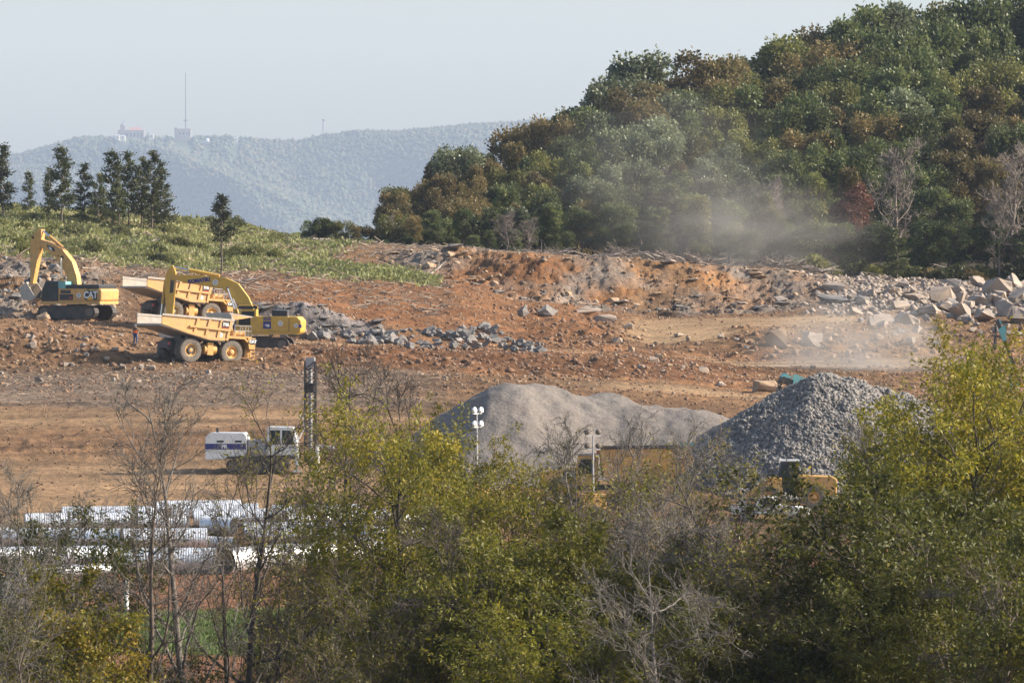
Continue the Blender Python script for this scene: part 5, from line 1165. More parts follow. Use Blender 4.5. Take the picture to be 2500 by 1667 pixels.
def grow_tree(seed, H, trunk_r, first, n1, n2, n3, spread, leafn, leaf, levels=3, up=0.35, wob=0.12, lean=(0, 0), crown_shape=0.6, twig_r=0.006, fork=False):
    """trunk, limbs, branches and twigs; returns the limb mesh builder and the leaf points"""
    g = np.random.default_rng(seed); lb = Limbs(); LP = []; LD = []
    def path(p, d, L, n, w, upb):
        pts = [np.array(p, float)]; d = np.array(d, float); d /= np.linalg.norm(d)
        for _ in range(n):
            d = d + g.normal(0, w, 3) + np.array([0, 0, upb / n]); d /= np.linalg.norm(d); pts.append(pts[-1] + d * L / n)
        return np.array(pts)
    tp = path((0, 0, 0), (lean[0], lean[1], 1), H * (0.96), 12, wob * .5, 0.25); lb.tube(tp, np.interp(np.arange(13) / 12, [0, .55, 1], [trunk_r, trunk_r * .62, trunk_r * .07]), 8)
    def at(pts, t):
        k = t * (len(pts) - 1); i = min(int(k), len(pts) - 2); return pts[i] + (pts[i + 1] - pts[i]) * (k - i), pts[i + 1] - pts[i]
    def child_dir(d, ang, az):
        d = d / np.linalg.norm(d); u = np.cross(d, [0.3, 0.5, 0.8]); u /= np.linalg.norm(u); w = np.cross(d, u)
        return d * math.cos(ang) + (u * math.cos(az) + w * math.sin(az)) * math.sin(ang)
    az = g.uniform(0, 6)
    for i in range(n1):
        t = first + (0.98 - first) * (i + g.uniform(0, .6)) / n1; p, d = at(tp, t); az += 2.4 + g.normal(0, .4)
        rel = (t - first) / (1 - first); L1 = spread * (1 - crown_shape * rel) * (0.55 + .45 * min(1, rel * 4)) * g.uniform(.75, 1.2)
        r1 = trunk_r * (1 - .75 * t) * g.uniform(.4, .62)
        b1 = path(p, child_dir(d, g.uniform(.6, 1.05), az), L1, 8, wob, up); lb.tube(b1, np.linspace(r1, r1 * .12 + twig_r, 9), 5)
        for j in range(n2):
            t2 = .18 + .8 * (j + g.uniform(0, .7)) / n2; p2, d2 = at(b1, min(t2, .98)); L2 = L1 * (.62 - .3 * t2) * g.uniform(.7, 1.25)
            b2 = path(p2, child_dir(d2, g.uniform(.5, 1.0), g.uniform(0, 6.28)), L2, 6, wob * 1.1, up * .6); r2 = max(r1 * (1 - .8 * t2) * .5, twig_r * 1.5); lb.tube(b2, np.linspace(r2, twig_r, 7), 4)
            for k in range(n3):
                t3 = .15 + .83 * (k + g.uniform(0, .8)) / n3; p3, d3 = at(b2, min(t3, .98)); L3 = max(.35, L2 * g.uniform(.35, .6))
                b3 = path(p3, child_dir(d3, g.uniform(.4, 1.0), g.uniform(0, 6.28)), L3, 4, wob * 1.4, up * .3); lb.tube(b3, np.linspace(twig_r * 1.5, twig_r * .6, 5), 3)
                if levels > 3:
                    for q in range(3):
                        p4, d4 = at(b3, g.uniform(.2, .95)); b4 = path(p4, child_dir(d4, g.uniform(.4, .9), g.uniform(0, 6.28)), L3 * .6, 3, wob * 1.5, .1); lb.tube(b4, np.linspace(twig_r, twig_r * .5, 4), 3)
                if leafn:
                    m = g.poisson(leafn); tt = g.uniform(0, 1, m) ** .8 * (len(b3) - 1); ii = np.minimum(tt.astype(int), len(b3) - 2); fr = (tt - ii)[:, None]
                    LP.append(b3[ii] * (1 - fr) + b3[ii + 1] * fr + g.normal(0, .10, (m, 3))); LD.append((b3[ii + 1] - b3[ii]) / (L3 / 4) * .6 + g.normal(0, .7, (m, 3)) + np.array([0, 0, -.45]))
    if leafn: return lb, np.concatenate(LP), np.concatenate(LD), g
    return lb, None, None, g
FT = {}
def straighten(lb, lp, H):
    """bring the crown over the foot of the trunk and its top to the wanted height"""
    src = lp if lp is not None else np.concatenate(lb.v); top = np.percentile(src[:, 2], 99.5); up = src[src[:, 2] > .45 * top]; c = up.mean(0)
    for a in (lb.v + ([lp] if lp is not None else [])):
        t = np.clip(a[:, 2] / c[2], 0, 1.2) ** 1.3; a[:, 0] -= c[0] * t; a[:, 1] -= c[1] * t; a[:, 2] *= H / top
def fore_proto(key, seed, H, tr, first, n1, n2, n3, spread, leafn, lm, bark, L=.13, W=.05, gold=0.0, **kw):
    lb, lp, ld, g = grow_tree(seed, H, tr, first, n1, n2, n3, spread, leafn, None, **kw)
    straighten(lb, lp, H); tr_me = lb.mesh('trunk', M[bark]); cr = None
    if lp is not None:
        cl = fbm(lp[:, 0] + lp[:, 2], lp[:, 1] - lp[:, 2] * .7, 1.6, seed, 2)
        tint = np.clip(.42 + .35 * cl + g.normal(0, .18, len(lp)) + gold * sstep(.55 * H, H, lp[:, 2]), 0, 1)
        cr = leaves_mesh('crown', lp, ld, L, W, tint, M[lm], g)
    FT[key] = (tr_me, cr, H)
def fore_tree(key, px, top, Y, label, group=None, rz=0, name='tree', cat='tree', crown_mat=None, sx=1.0, bark=None):
    tr_me, cr, H = FT[key]; Y = max(Y, 156 + (px * 7 % 13)); x = XP(px, Y); z0 = 0.0 if Y < 440 else zg(x, Y); ht = P(px, top, Y).z - z0; k = ht / H
    t = empty(name, (x, Y, z0 - .05), rz); t.scale = (k * sx, k * sx, k)
    o = link('trunk', tr_me, t)
    if bark: o.material_slots[0].link = 'OBJECT'; o.material_slots[0].material = M[bark]
    if cr:
        c = link('crown', cr, t)
        if crown_mat: c.material_slots[0].link = 'OBJECT'; c.material_slots[0].material = M[crown_mat]
    tag(t, label, cat, group); return t
fore_proto('willow', 1, 18.5, .19, .34, 28, 7, 5, 4.6, 25, 'leaf_fore', 'bark_dark', L=.15, W=.055, gold=.12, crown_shape=.35)
fore_proto('broad', 2, 19.5, .24, .30, 32, 7, 5, 5.4, 33, 'leaf_fore', 'bark_dark', L=.16, W=.06, gold=.2, crown_shape=.3)
fore_proto('shrubby', 3, 13.0, .14, .22, 28, 6, 5, 4.2, 28, 'leaf_dark', 'bark_brown', L=.15, W=.055, crown_shape=.3)
fore_proto('golden', 4, 13.0, .13, .3, 22, 6, 5, 3.6, 17, 'leaf_gold', 'bark_brown', L=.16, W=.075, gold=.15)
fore_proto('bare', 5, 17.5, .17, .36, 20, 6, 5, 4.0, 0, None, 'bark_grey', levels=4, up=.7, wob=.16, twig_r=.007)
fore_proto('bare_fine', 6, 15.0, .12, .30, 24, 7, 6, 3.6, 0, None, 'bark_grey', levels=4, up=.55, wob=.18, twig_r=.006)
fore_proto('bare_far', 8, 6.0, .10, .15, 16, 6, 4, 2.2, 0, None, 'deadwood', levels=4, up=.9, wob=.14, twig_r=.012)
fore_proto('airy', 9, 15.0, .14, .3, 24, 7, 5, 4.2, 9, 'leaf_fore', 'bark_brown', L=.15, W=.055, levels=4, up=.5, wob=.16, crown_shape=.3, twig_r=.007)
fore_proto('sparse', 7, 18.0, .18, .36, 18, 6, 5, 4.2, 2.2, 'leaf_gold', 'bark_brown', levels=4, up=.6, wob=.16, twig_r=.007)
FG = 'trees along the near slope'; fr0 = random.Random(19)
FORE = [ # key, column, top row, distance, label, turn, leaf override, width
 ('willow', 985, 965, 178, 'leafy yellow-green tree rising before the fine gravel heap', 0.4, None, 1.0),
 ('airy', 850, 1060, 190, 'slender leafy tree right of the drill rig', 2.0, None, .9),
 ('willow', 1150, 1110, 172, 'rounded leafy tree at the left foot of the fine gravel heap', 3.9, None, .95),
 ('shrubby', 1330, 1240, 168, 'low leafy tree under the yellow articulated hauler', 1.1, 'leaf_fore', 1.05),
 ('shrubby', 1190, 1310, 150, 'bushy yellow-green tree right of the pipe yard', 2.5, 'leaf_fore', 1.0),
 ('shrubby', 1480, 1300, 160, 'bushy tree with sparse olive leaves under the hauler bed', 4.4, 'leaf_fore', 1.0),
 ('broad', 2390, 815, 170, 'large golden-green tree beside the coarse gravel heap, tallest on the slope', 0.7, None, 1.05),
 ('broad', 2540, 850, 182, 'large golden-green tree standing half behind the tallest one', 3.3, None, 1.0),
 ('broad', 2300, 1010, 176, 'dense leafy tree in front of the right flank of the coarse gravel heap', 5.2, 'leaf_dark', 1.0),
 ('shrubby', 2120, 1160, 165, 'dark bushy tree hiding the foot of the coarse gravel heap', .2, None, 1.1),
 ('shrubby', 1975, 1400, 150, 'dark green bush below the white pickup', 3.0, None, 1.1),
 ('shrubby', 2300, 1200, 152, 'dark leafy tree below the tallest golden-green tree', 1.9, None, 1.15),
 ('shrubby', 2470, 1230, 150, 'shaded leafy tree below the half hidden golden-green tree', 4.9, None, 1.1),
 ('shrubby', 2140, 1420, 140, 'low dark bush between the pickup and the dense leafy trees', 2.2, None, 1.1),
 ('shrubby', 1720, 1340, 172, 'thin olive bush among the bare trees below the hauler', 5.5, 'leaf_fore', 1.0),
 ('shrubby', 1620, 1450, 145, 'low olive bush under the bare crowns', .9, None, 1.1),
 ('golden', 150, 1380, 150, 'golden-leaved young tree before the white box trailer', .3, None, 1.0),
 ('golden', 250, 1500, 142, 'low golden bush at the left end of the green field', 2.8, None, 1.0),
 ('airy', 60, 1420, 150, 'thinly leaved tree under the thicket of bare twigs', 4.0, None, 1.05),
 ('shrubby', 215, 1235, 176, 'dark leafy tree in front of the left pipes', 3.4, None, .85),
 ('shrubby', 60, 1270, 182, 'dark leafy tree over the far left pipes', 1.2, None, .9),
 ('airy', 690, 1380, 185, 'dark low tree before the right part of the pipe yard', 2.7, None, .8),
 ('airy', 860, 1390, 165, 'dark low tree below the leafy trees and pipes', .6, None, .95),
 ('shrubby', 1010, 1440, 150, 'low shaded bush at the right end of the green field', 5.0, 'leaf_fore', 1.05),
 ('airy', 760, 1540, 140, 'low bush at the edge of the bare red soil', 1.5, None, .95),
 ('shrubby', 360, 1590, 145, 'small dark bush at the foot of the grey bare trunks', 3.7, None, .85),
 ('shrubby', 1330, 1500, 138, 'leafy bush in front of the bushy yellow-green trees', 0.1, 'leaf_fore', 1.1),
 ('shrubby', 1860, 1520, 138, 'shaded bush under the dark green one below the pickup', 4.1, None, 1.1),
 ('shrubby', 2420, 1470, 136, 'low leafy bush at the right below all taller trees', 3.1, 'leaf_fore', 1.1),
]
FORE += [('airy', 1350, 1160, 182, 'thinly leaved tree hiding the hauler bonnet', .5, None, 1.0), ('airy', 1455, 1150, 176, 'thinly leaved tree before the hauler cab', 2.2, None, .95), ('airy', 1560, 1120, 184, 'thinly leaved tree hiding the hauler front wheels', 3.9, None, 1.0),
 ('airy', 1665, 1140, 178, 'thinly leaved tree before the hauler rear wheels', 5.4, None, 1.0), ('airy', 1790, 1110, 186, 'thinly leaved tree left of the loader cab', 1.4, 'leaf_gold', .9), ('airy', 2050, 1225, 174, 'thinly leaved tree before the loader tail', 4.4, None, 1.0), ('airy', 690, 1170, 182, 'thinly leaved tree at the right end of the drill rig', 2.6, None, .75),
 ('airy', 1730, 1300, 160, 'thinly leaved bush before the white pickup', 3.2, None, 1.0),('airy', 905, 1015, 182, 'leafy tree leaning on the one before the fine gravel heap', 5.0, None, .9), ('willow', 1085, 1025, 186, 'leafy tree right behind the one before the fine gravel heap', 1.2, None, .9),
 ('willow', 1240, 1120, 180, 'leafy tree whose top crosses the light tower mast', 2.9, None, .9), ('broad', 2300, 905, 178, 'golden-green tree at the left shoulder of the tallest one', 2.2, None, .9), ('broad', 2480, 830, 174, 'golden-green tree at the right shoulder of the tallest one', 4.6, None, .95),
 ('willow', 2180, 1080, 184, 'olive tree before the middle of the coarse gravel heap', .8, None, .8)]
for i in range(16):
    FORE.append(('shrubby', 1120 + i * 92 + fr0.uniform(-30, 30), fr0.uniform(1330, 1520), fr0.uniform(150, 215), 'olive bush filling the thicket on the near slope', fr0.uniform(0, 6), fr0.choice((None, 'leaf_fore')), fr0.uniform(.9, 1.15)))
for i in range(4):
    FORE.append(('airy', 780 + i * 85, fr0.uniform(1300, 1420), fr0.uniform(190, 215), 'shaded leafy bush behind the leafy trees at the pipe yard', fr0.uniform(0, 6), 'leaf_fore', fr0.uniform(.9, 1.1)))
for key, px, top, Y, lab, rz, cm, sx in FORE:
    fore_tree(key, px, top, Y, lab, FG, rz, 'leafy_tree', 'tree', cm, sx)
BARE = [
 ('bare', 425, 905, 160, 'tall pale-barked bare tree before the pipes, left of the drill rig', .5, 1.0, None),
 ('bare', 372, 1010, 166, 'slimmer bare tree crossing the tall pale-barked one', 2.6, .85, 'bark_brown'),
 ('sparse', 640, 930, 172, 'dark-trunked tree with few leaves before the drill rig', 1.0, .9, 'bark_dark'),
 ('sparse', 545, 1120, 168, 'thin dark tree between the pale-barked tree and the drill rig', 3.8, .75, 'bark_dark'),
 ('bare', 830, 820, 186, 'dark bare tree reaching up over the drill mast', 4.4, .75, 'bark_dark'),
 ('bare_fine', 960, 880, 192, 'spindly bare tree rising behind the yellow-green tree', 1.7, .75, 'bark_dark'),
 ('bare_fine', 1420, 1020, 176, 'bare twiggy tree before the cab of the articulated hauler', .2, 1.0, None),
 ('bare', 1540, 1000, 180, 'bare grey tree before the hauler bed', 2.1, .85, None),
 ('bare_fine', 1650, 1030, 172, 'twiggy grey tree before the hauler tail', 3.6, 1.0, None),
 ('sparse', 1760, 1070, 168, 'twisted tree with a few golden leaves left of the wheel loader', 5.1, .9, 'bark_brown'),
 ('bare_fine', 1590, 1210, 158, 'low bare tree below the grey trees at the hauler', 4.7, 1.0, None),
 ('bare_fine', 1790, 1290, 150, 'low tangled bare tree left of the dark bushes', 1.3, 1.0, None),
 ('bare_fine', 60, 1130, 172, 'bare twiggy thicket tree over the left pipes', .9, 1.0, None),
 ('bare_fine', -40, 1190, 160, 'feathery bare tree at the left edge of the pipe yard', 2.9, 1.0, None),
 ('bare_fine', 180, 1200, 166, 'feathery bare tree between the thicket and pale-barked trees', 4.9, .9, None),
 ('bare_fine', 2080, 1010, 182, 'bare tree on the flank of the coarse gravel heap', 3.3, .9, None),
 ('bare_fine', 2260, 1260, 148, 'pale bare tree threading the dark leafy trees', 5.8, .9, None),
 ('bare_fine', 1060, 1240, 160, 'thin bare tree amid the yellow-green leaves', 2.4, .9, 'bark_dark'),
 ('bare_fine', 2420, 1380, 140, 'drooping grey bare shrub at the right of the slope', .8, 1.0, None),
]
for key, px, top, Y, lab, rz, sx, bk in BARE:
    fore_tree(key, px, top, Y, lab, 'bare trees along the near slope', rz, 'bare_tree', 'tree', None, sx, bk)

# ---- forest trees: lobed crowns made of many leaf tufts
def forest_proto(seed, H, Rr, nl=9500, size=.55, conic=0.0):
    g = np.random.default_rng(seed); lb = Limbs()
    tp = np.array([(g.normal(0, .12) * k, g.normal(0, .12) * k, H * .82 * k / 6) for k in range(7)]); lb.tube(tp, np.linspace(.26, .06, 7), 7)
    cents = []; k = 0
    for i in range(20):
        a = g.uniform(0, 6.28); h = g.uniform(.30, .95); prof = math.sqrt(max(0, 1 - ((h - .58) / .46) ** 2)); rr_ = Rr * prof * g.uniform(.35, .85)
        cents.append((rr_ * math.cos(a), rr_ * math.sin(a), H * h, Rr * g.uniform(.24, .44)))
        if i < 14:
            q = tp[min(6, 2 + i % 5)]; e = np.array(cents[-1][:3]); lb.tube(np.linspace(q, e, 4) + g.normal(0, .15, (4, 3)) * np.array([[0], [1], [1], [0]]), np.linspace(.10, .03, 4), 4)
    cents = np.array(cents); ci = g.integers(0, len(cents), nl); c = cents[ci]
    d = g.normal(0, 1, (nl, 3)); d /= np.linalg.norm(d, axis=1)[:, None]; d[:, 2] = np.where(d[:, 2] < -.35, -d[:, 2] * .6, d[:, 2])
    rad = c[:, 3] * (g.uniform(.55, 1.0, nl) ** .5) * (1 + .42 * fbm(d[:, 0] * 3 + ci, d[:, 1] * 3 + d[:, 2] * 2, 1.0, seed, 2))
    pos = c[:, :3] + d * rad[:, None] * np.array([1, 1, 1.1]) + g.normal(0, .12, (nl, 3))
    tint = np.clip(.45 + g.normal(0, .16, nl) + .25 * (g.uniform(-1, 1, len(cents))[ci]), 0, 1)
    ax = d * .8 + g.normal(0, .7, (nl, 3))
    return lb.mesh('trunk', M['bark_brown']), leaves_mesh('crown', pos, ax, size, size * .62, tint, M['oak'], g), H
FP = [forest_proto(50 + i, 15, rw, size=sz) for i, (rw, sz) in enumerate(((4.2, .46), (4.8, .42), (3.8, .48), (4.5, .42), (5.0, .46), (3.4, .42)))]
LABK = {'oak': 'dark green broadleaf tree', 'olive': 'olive green broadleaf tree', 'rust': 'rust-brown autumn tree',
        'red': 'small dull red tree', 'pale': 'silvery green tree'}
fr_ = random.Random(77)
def forest_tree(px, top, Y, kind, w=1.0, name='forest_tree', label=None, group='trees of the hillside forest', minh=9.5, z0=None, where='low in the hillside forest behind its thicket'):
    p = FP[fr_.randrange(len(FP))]; x = XP(px, Y); zb = float(zbase(x, Y)) if z0 is None else z0
    zt = P(px, top, Y).z; ht = max(minh, zt - zb); k = ht / p[2]
    t = empty(name, (x, Y, zt - ht if zt - ht < zb + .5 else zb), fr_.uniform(0, 6.28)); kk = (max(k, .55) if ht > 5.2 else k * 1.15) * w; t.scale = (kk, kk, k)
    link('trunk', p[0], t); c = link('crown', p[1], t); c.material_slots[0].link = 'OBJECT'; c.material_slots[0].material = M[kind]
    tag(t, label or LABK[kind] + ' ' + where, 'tree', group); return t
SKY = [(960, 470), (985, 455), (1020, 462), (1075, 405), (1120, 380), (1180, 385), (1230, 340), (1290, 320), (1340, 290), (1385, 285), (1430, 240), (1500, 195), (1555, 155), (1610, 200), (1640, 205), (1690, 150), (1760, 150), (1800, 150),
       (1850, 160), (1910, 110), (1960, 125), (2010, 85), (2060, 95), (2100, 40), (2150, 20), (2210, 22), (2270, 45), (2320, 30), (2380, 8), (2440, 15), (2500, 25), (2560, 10), (2600, 10)]
SPX = np.array([a for a, _ in SKY], float); SPY = np.array([b for _, b in SKY], float)
rustspots = [(1720, 160), (1870, 170), (1320, 300), (1245, 320), (1980, 110), (1560, 210), (1020, 470), (1200, 400), (2050, 110), (2380, 330), (1100, 450), (2450, 250)]
palespots = [(1540, 330), (1500, 190), (1780, 420), (1560, 360)]
def kind_for(px, top):
    for a, b in rustspots:
        if abs(px - a) < 60 and abs(top - b) < 55 and fr_.random() < .75: return 'rust'
    for a, b in palespots:
        if abs(px - a) < 70 and abs(top - b) < 60: return 'pale'
    r = fr_.random(); return 'oak' if r < .58 else 'olive' if r < .84 else 'rust' if r < .93 else 'pale'
nrow = 9
for px, top in SKY: forest_tree(px + fr_.uniform(-10, 10), top + fr_.uniform(-6, 10), np.interp(px, [950, 1400, 2500], [745, 800, 850]) + fr_.uniform(-8, 8), kind_for(px, top), where='on the crest of the hillside forest')
for r in range(1, 8):                       # rows stepping down the hillside towards the cut
    f_ = r / 8.0; px = 955 + fr_.uniform(0, 50)
    while px < 2590:
        s = np.interp(px, SPX, SPY); base = np.interp(px, [950, 1300, 2000, 2500], [560, 540, 470, 440])
        top = s + (base - s) * f_ + fr_.uniform(-22, 22)
        Yf = np.interp(px, [950, 1400, 2500], [740, 790, 845]); Yn = np.interp(px, [950, 1400, 2000, 2500], [712, 712, 716, 722])
        Y = Yf + (Yn - Yf) * f_
        if base - s > 60 or r % 2: forest_tree(px, top, Y, kind_for(px, top), fr_.uniform(.8, 1.05), where='high in the hillside forest, below its crest' if r < 3 else 'halfway up the hillside forest' if r < 6 else 'low in the hillside forest behind its thicket')
        px += fr_.uniform(62, 105)
# edge of the forest: undergrowth trees, small red one, cedar, bare trees
for px, top, k in ((1010, 530, 'rust'), (1060, 520, 'oak'), (1130, 515, 'oak'), (1200, 520, 'oak'), (1340, 500, 'oak'), (1420, 510, 'oak'), (1500, 505, 'oak'), (1600, 510, 'oak'), (1690, 480, 'olive'), (1780, 500, 'oak'), (1880, 520, 'oak'), (1960, 500, 'oak'), (2060, 490, 'oak'), (2270, 470, 'oak'), (2350, 500, 'oak'), (2430, 520, 'oak'), (2500, 480, 'oak')):
    forest_tree(px, top, 709 + fr_.uniform(-3, 3), k, .95, 'understorey_tree', 'shaded ' + ('rust-brown' if k == 'rust' else 'green') + ' understorey tree at the foot of the forest', 'understorey trees at the forest foot', 4)
for i in range(34):
    px = 960 + i * 48 + fr_.uniform(-15, 15); forest_tree(px, fr_.uniform(545, 590), 701 + fr_.uniform(-1, 5), 'oak', 1.1, 'understorey_tree', 'low dark thicket tree along the foot of the forest', 'thicket trees at the forest foot', 2.5)
forest_tree(2085, 460, 706, 'red', .8, minh=6)
forest_tree(1705, 485, 703, 'olive', .8); forest_tree(1880, 475, 704, 'olive', .7)
# small trees on the left of the forest, standing on the skyline
for px, top, k, w, lab in ((790, 512, 'oak', 1.0, 'round green tree alone on the skyline beside the pale log'), (835, 520, 'olive', .9, 'olive tree right of the round green skyline tree'), (880, 535, 'rust', .9, 'low rust-brown tree on the skyline gap'), (912, 540, 'rust', .9, 'low brown tree touching the forest edge'), (760, 520, 'oak', .8, 'slim green tree left of the round skyline tree')):
    st_ = forest_tree(px, top, 722, k, w, 'skyline_tree', lab, None, 4.6); st_.location.z -= 1.1; st_.scale.x *= 1.15; st_.scale.y *= 1.15
# bare pale trees at the forest edge
for px, top, Y, lab, s in ((1235, 515, 697, 'pale bare tree before the dark forest above the cut face', 1.7), (1290, 530, 698, 'smaller pale bare tree right of the other one above the cut face', 1.5), (1890, 430, 712, 'grey bare tree within the forest left of the red tree', .9),
        (2190, 340, 716, 'grey bare tree high in the forest above the cedar', 1.0), (2480, 350, 702, 'tall bare tree at the right edge before the forest', 1.1), (2440, 470, 700, 'crooked pale bare tree above the boulder heap', .9), (955, 520, 716, 'pale leafless tree at the left end of the forest', .9)):
    fore_tree('bare_far', px, top, Y, lab, 'bare trees at the forest edge', fr_.uniform(0, 6), 'bare_tree', 'tree', None, s, 'brush')

# ---- cedars
def cedar_proto(seed, H, Rb, bare=.12):
    g = np.random.default_rng(seed); lb = Limbs(); tp = np.array([(g.normal(0, .05) * k, g.normal(0, .05) * k, H * k / 8) for k in range(9)]); lb.tube(tp, np.linspace(.13, .015, 9), 6)
    LP = []; LD = []
    n = 46
    for i in range(n):
        t = bare + (1 - bare) * (i / n) ** .9; a = g.uniform(0, 6.28); L = Rb * (1 - t) ** .75 * g.uniform(.3, 1.35) + .12; p = np.array([0, 0, H * t])
        e = p + np.array([math.cos(a) * L, math.sin(a) * L, L * g.uniform(-.05, .45)]); lb.tube(np.linspace(p, e, 3), np.linspace(.03, .008, 3), 3)
        m = int(22 + 42 * L); tt = g.uniform(.15, 1.05, m)[:, None]; LP.append(p + (e - p) * tt + g.normal(0, .13, (m, 3)) * (.5 + tt)); LD.append((e - p)[None] / L + g.normal(0, .5, (m, 3)) + np.array([0, 0, .25]))
    lp = np.concatenate(LP); ld = np.concatenate(LD)
    return lb.mesh('trunk', M['bark_brown']), leaves_mesh('crown', lp, ld, .34, .13, np.clip(.4 + g.normal(0, .2, len(lp)), 0, 1), M['cedar'], g), H
CP = [cedar_proto(31, 8, 2.0), cedar_proto(32, 8, 1.6, .2), cedar_proto(33, 8, 2.3, .08), cedar_proto(34, 8, 2.0, .4)]
def cedar(px, top, bot, Y, k, w, lab, group='cedars on the cleared hill'):
    p = CP[k]; x = XP(px, Y); z = zg(x, Y); h = P(px, top, Y).z - z
    t = empty('cedar_tree', (x, Y, z), fr_.uniform(0, 6)); s = h / p[2]; t.scale = (s * w, s * w, s)
    link('trunk', p[0], t); link('crown', p[1], t); tag(t, lab, 'tree', group)
for a in ((8, 355, 0, 705, 1, 1.1, 'cedar at the left end of the cedar row on the hill'), (70, 420, 0, 712, 1, .9, 'small thin cedar right of the left end cedar'), (150, 360, 0, 700, 1, 1.05, 'tall open cedar with bare lower trunk on the hill'),
          (120, 410, 0, 704, 1, .9, 'short cedar leaning on the tall open cedar'), (205, 400, 0, 708, 0, 1.1, 'ragged cedar right of the tall open cedar'), (240, 425, 0, 702, 2, 1.0, 'broad low cedar in the middle of the clump'),
          (275, 370, 0, 706, 1, 1.1, 'pointed cedar in the middle of the clump'), (315, 372, 0, 709, 0, .95, 'dark cedar left of the dense right-hand one'), (370, 370, 0, 704, 0, 1.0, 'dense tall cedar at the right end of the clump'), (395, 395, 0, 706, 0, .85, 'cedar tucked against the dense tall one'),
          (345, 385, 0, 708, 0, .9, 'cedar between the dark one and the dense tall one'), (290, 440, 0, 699, 2, .9, 'low cedar before the pointed one')):
    cedar(*a)
cedar(541, 478, 0, 655, 3, 1.0, 'lone cedar with a thin bare trunk standing apart on the hillside', None)
cedar(2190, 560, 0, 694, 2, 1.25, 'bushy cedar at the forest edge beside the brush piles', None)

# ---- weeds, bushes and grass
def weeds(name, label, n, region, key, hmin, hmax, m, seed, wid=.35, sway=.35):
    g = np.random.default_rng(seed); px = g.uniform(region[0], region[1], n); Y = g.uniform(region[2], region[3], n); X = XP(px, Y)
    k = g.uniform(0, 1, n) < masks(X, Y)[key]; X, Y = X[k], Y[k]; n = len(X); cl = np.clip(.5 + 1.1 * fbm(X, Y, 5, seed, 3), .15, 1.2)
    pos = np.stack([X, Y, zground(X, Y) - .03], -1); h = g.uniform(hmin, hmax, n) * cl
    j = g.uniform(0, 1, n)[:, None] * np.array([[0, 0, 1.0]]) * (h * .8)[:, None]
    ax = g.normal(0, sway, (n, 3)) + np.array([0, 0, 1.0])
    tint = np.clip(.35 + .5 * fbm(X, Y, 7, seed + 3, 3) + g.normal(0, .2, n), 0, 1)
    me = leaves_mesh(name, pos + j, ax, hmax * .55, hmax * .55 * wid, tint, m, g)
    tag(link(name, me), label, 'weeds', kind='stuff')
weeds('hill_weeds', 'green weeds and saplings covering the cleared hill on the left', 120000, (-60, 1080, 632, 745), 'green', .3, .85, M['weed'], 61, .6, .9)
weeds('field_grass', 'green crop of grass in the strip beyond the near trees', 60000, (-60, 1500, 324, 373), 'field', .2, .45, M['field'], 62, .2)
def bush_proto(seed, n=900):
    g = np.random.default_rng(seed); d = g.normal(0, 1, (n, 3)); d /= np.linalg.norm(d, axis=1)[:, None]; d[:, 2] = np.abs(d[:, 2])
    pos = d * (g.uniform(.3, 1, n) ** .5 * (1 + .35 * fbm(d[:, 0] * 2, d[:, 1] * 2 + d[:, 2], 1, seed, 2)))[:, None] * np.array([1, 1, .95])
    lb = Limbs()
    for i in range(7):
        a = g.uniform(0, 6.28); lb.tube(np.linspace((0, 0, 0), (.6 * math.cos(a), .6 * math.sin(a), .7), 3), np.linspace(.03, .01, 3), 3)
    return lb.mesh('stems', M['bark_brown']), leaves_mesh('foliage', pos, d + g.normal(0, .6, (n, 3)), .26, .12, np.clip(.45 + g.normal(0, .2, n), 0, 1), M['weed'], g)
BP = [bush_proto(71 + i) for i in range(3)]
def bush(px, Y, r, lab, group, m='weed'):
    p = fr_.choice(BP); x = XP(px, Y); t = empty('bush', (x, Y, zg(x, Y) - .05), fr_.uniform(0, 6)); t.scale = (r, r, r * fr_.uniform(.7, 1.2))
    link('stems', p[0], t); c = link('foliage', p[1], t); c.material_slots[0].link = 'OBJECT'; c.material_slots[0].material = M[m]
    tag(t, lab, 'bush', group)
k = 0
while k < 90:
    px = fr_.uniform(-20, 720); Y = fr_.uniform(640, 735)
    if float(masks(np.array([XP(px, Y)]), np.array([Y]))['green'][0]) > .45:
        bush(px, Y, fr_.uniform(.5, 1.5), 'leafy green sapling bush on the cleared hill', 'bushes on the cleared hill', fr_.choice(('weed', 'weed', 'olive', 'weed'))); k += 1
for px in (1960, 1990, 2030, 2075, 2100, 2130, 2160, 2215, 2240, 2275, 2310, 2340, 2370, 2400, 2430, 2460, 2490, 2520, 2540):
    bush(px, 697 + fr_.uniform(-1, 6), fr_.uniform(1.2, 2.3), 'dull bush between the forest and the boulder heap', 'bushes at the forest edge', fr_.choice(('olive', 'rust', 'cedar')))

# ---- logs and brush piles
def log(px, py, L, r, rz, tilt, lab, group=None, forked=True, Y=None):
    h = hit(px, py, 600) if Y is None else Vector((XP(px, Y), Y, zg(XP(px, Y), Y))); t = empty('fallen_log', (h.x, h.y, h.z + r * .8), rz, -tilt)
    g = np.random.default_rng(int(px * 7 + py)); lb = Limbs(); n = 8; x = np.linspace(-L / 2, L / 2, n)
    lb.tube(np.stack([x, g.normal(0, .05 * L / 4, n), np.abs(g.normal(0, .06, n)) + .02], -1), np.linspace(r, r * .55, n), 7); link('trunk', lb.mesh('trunk', M['deadwood']), t)
    for k in range(3 if forked else 1):
        lb = Limbs(); a = g.uniform(-.9, .9); b = x[3 + k]; e = np.array([b + L * .3 * math.cos(a), L * .2 * math.sin(a), L * g.uniform(.05, .25)]); lb.tube(np.linspace((b, 0, .05), e, 4), np.linspace(r * .5, r * .15, 4), 5); link('branch', lb.mesh('branch', M['deadwood']), t)
    tag(t, lab, 'log', group)
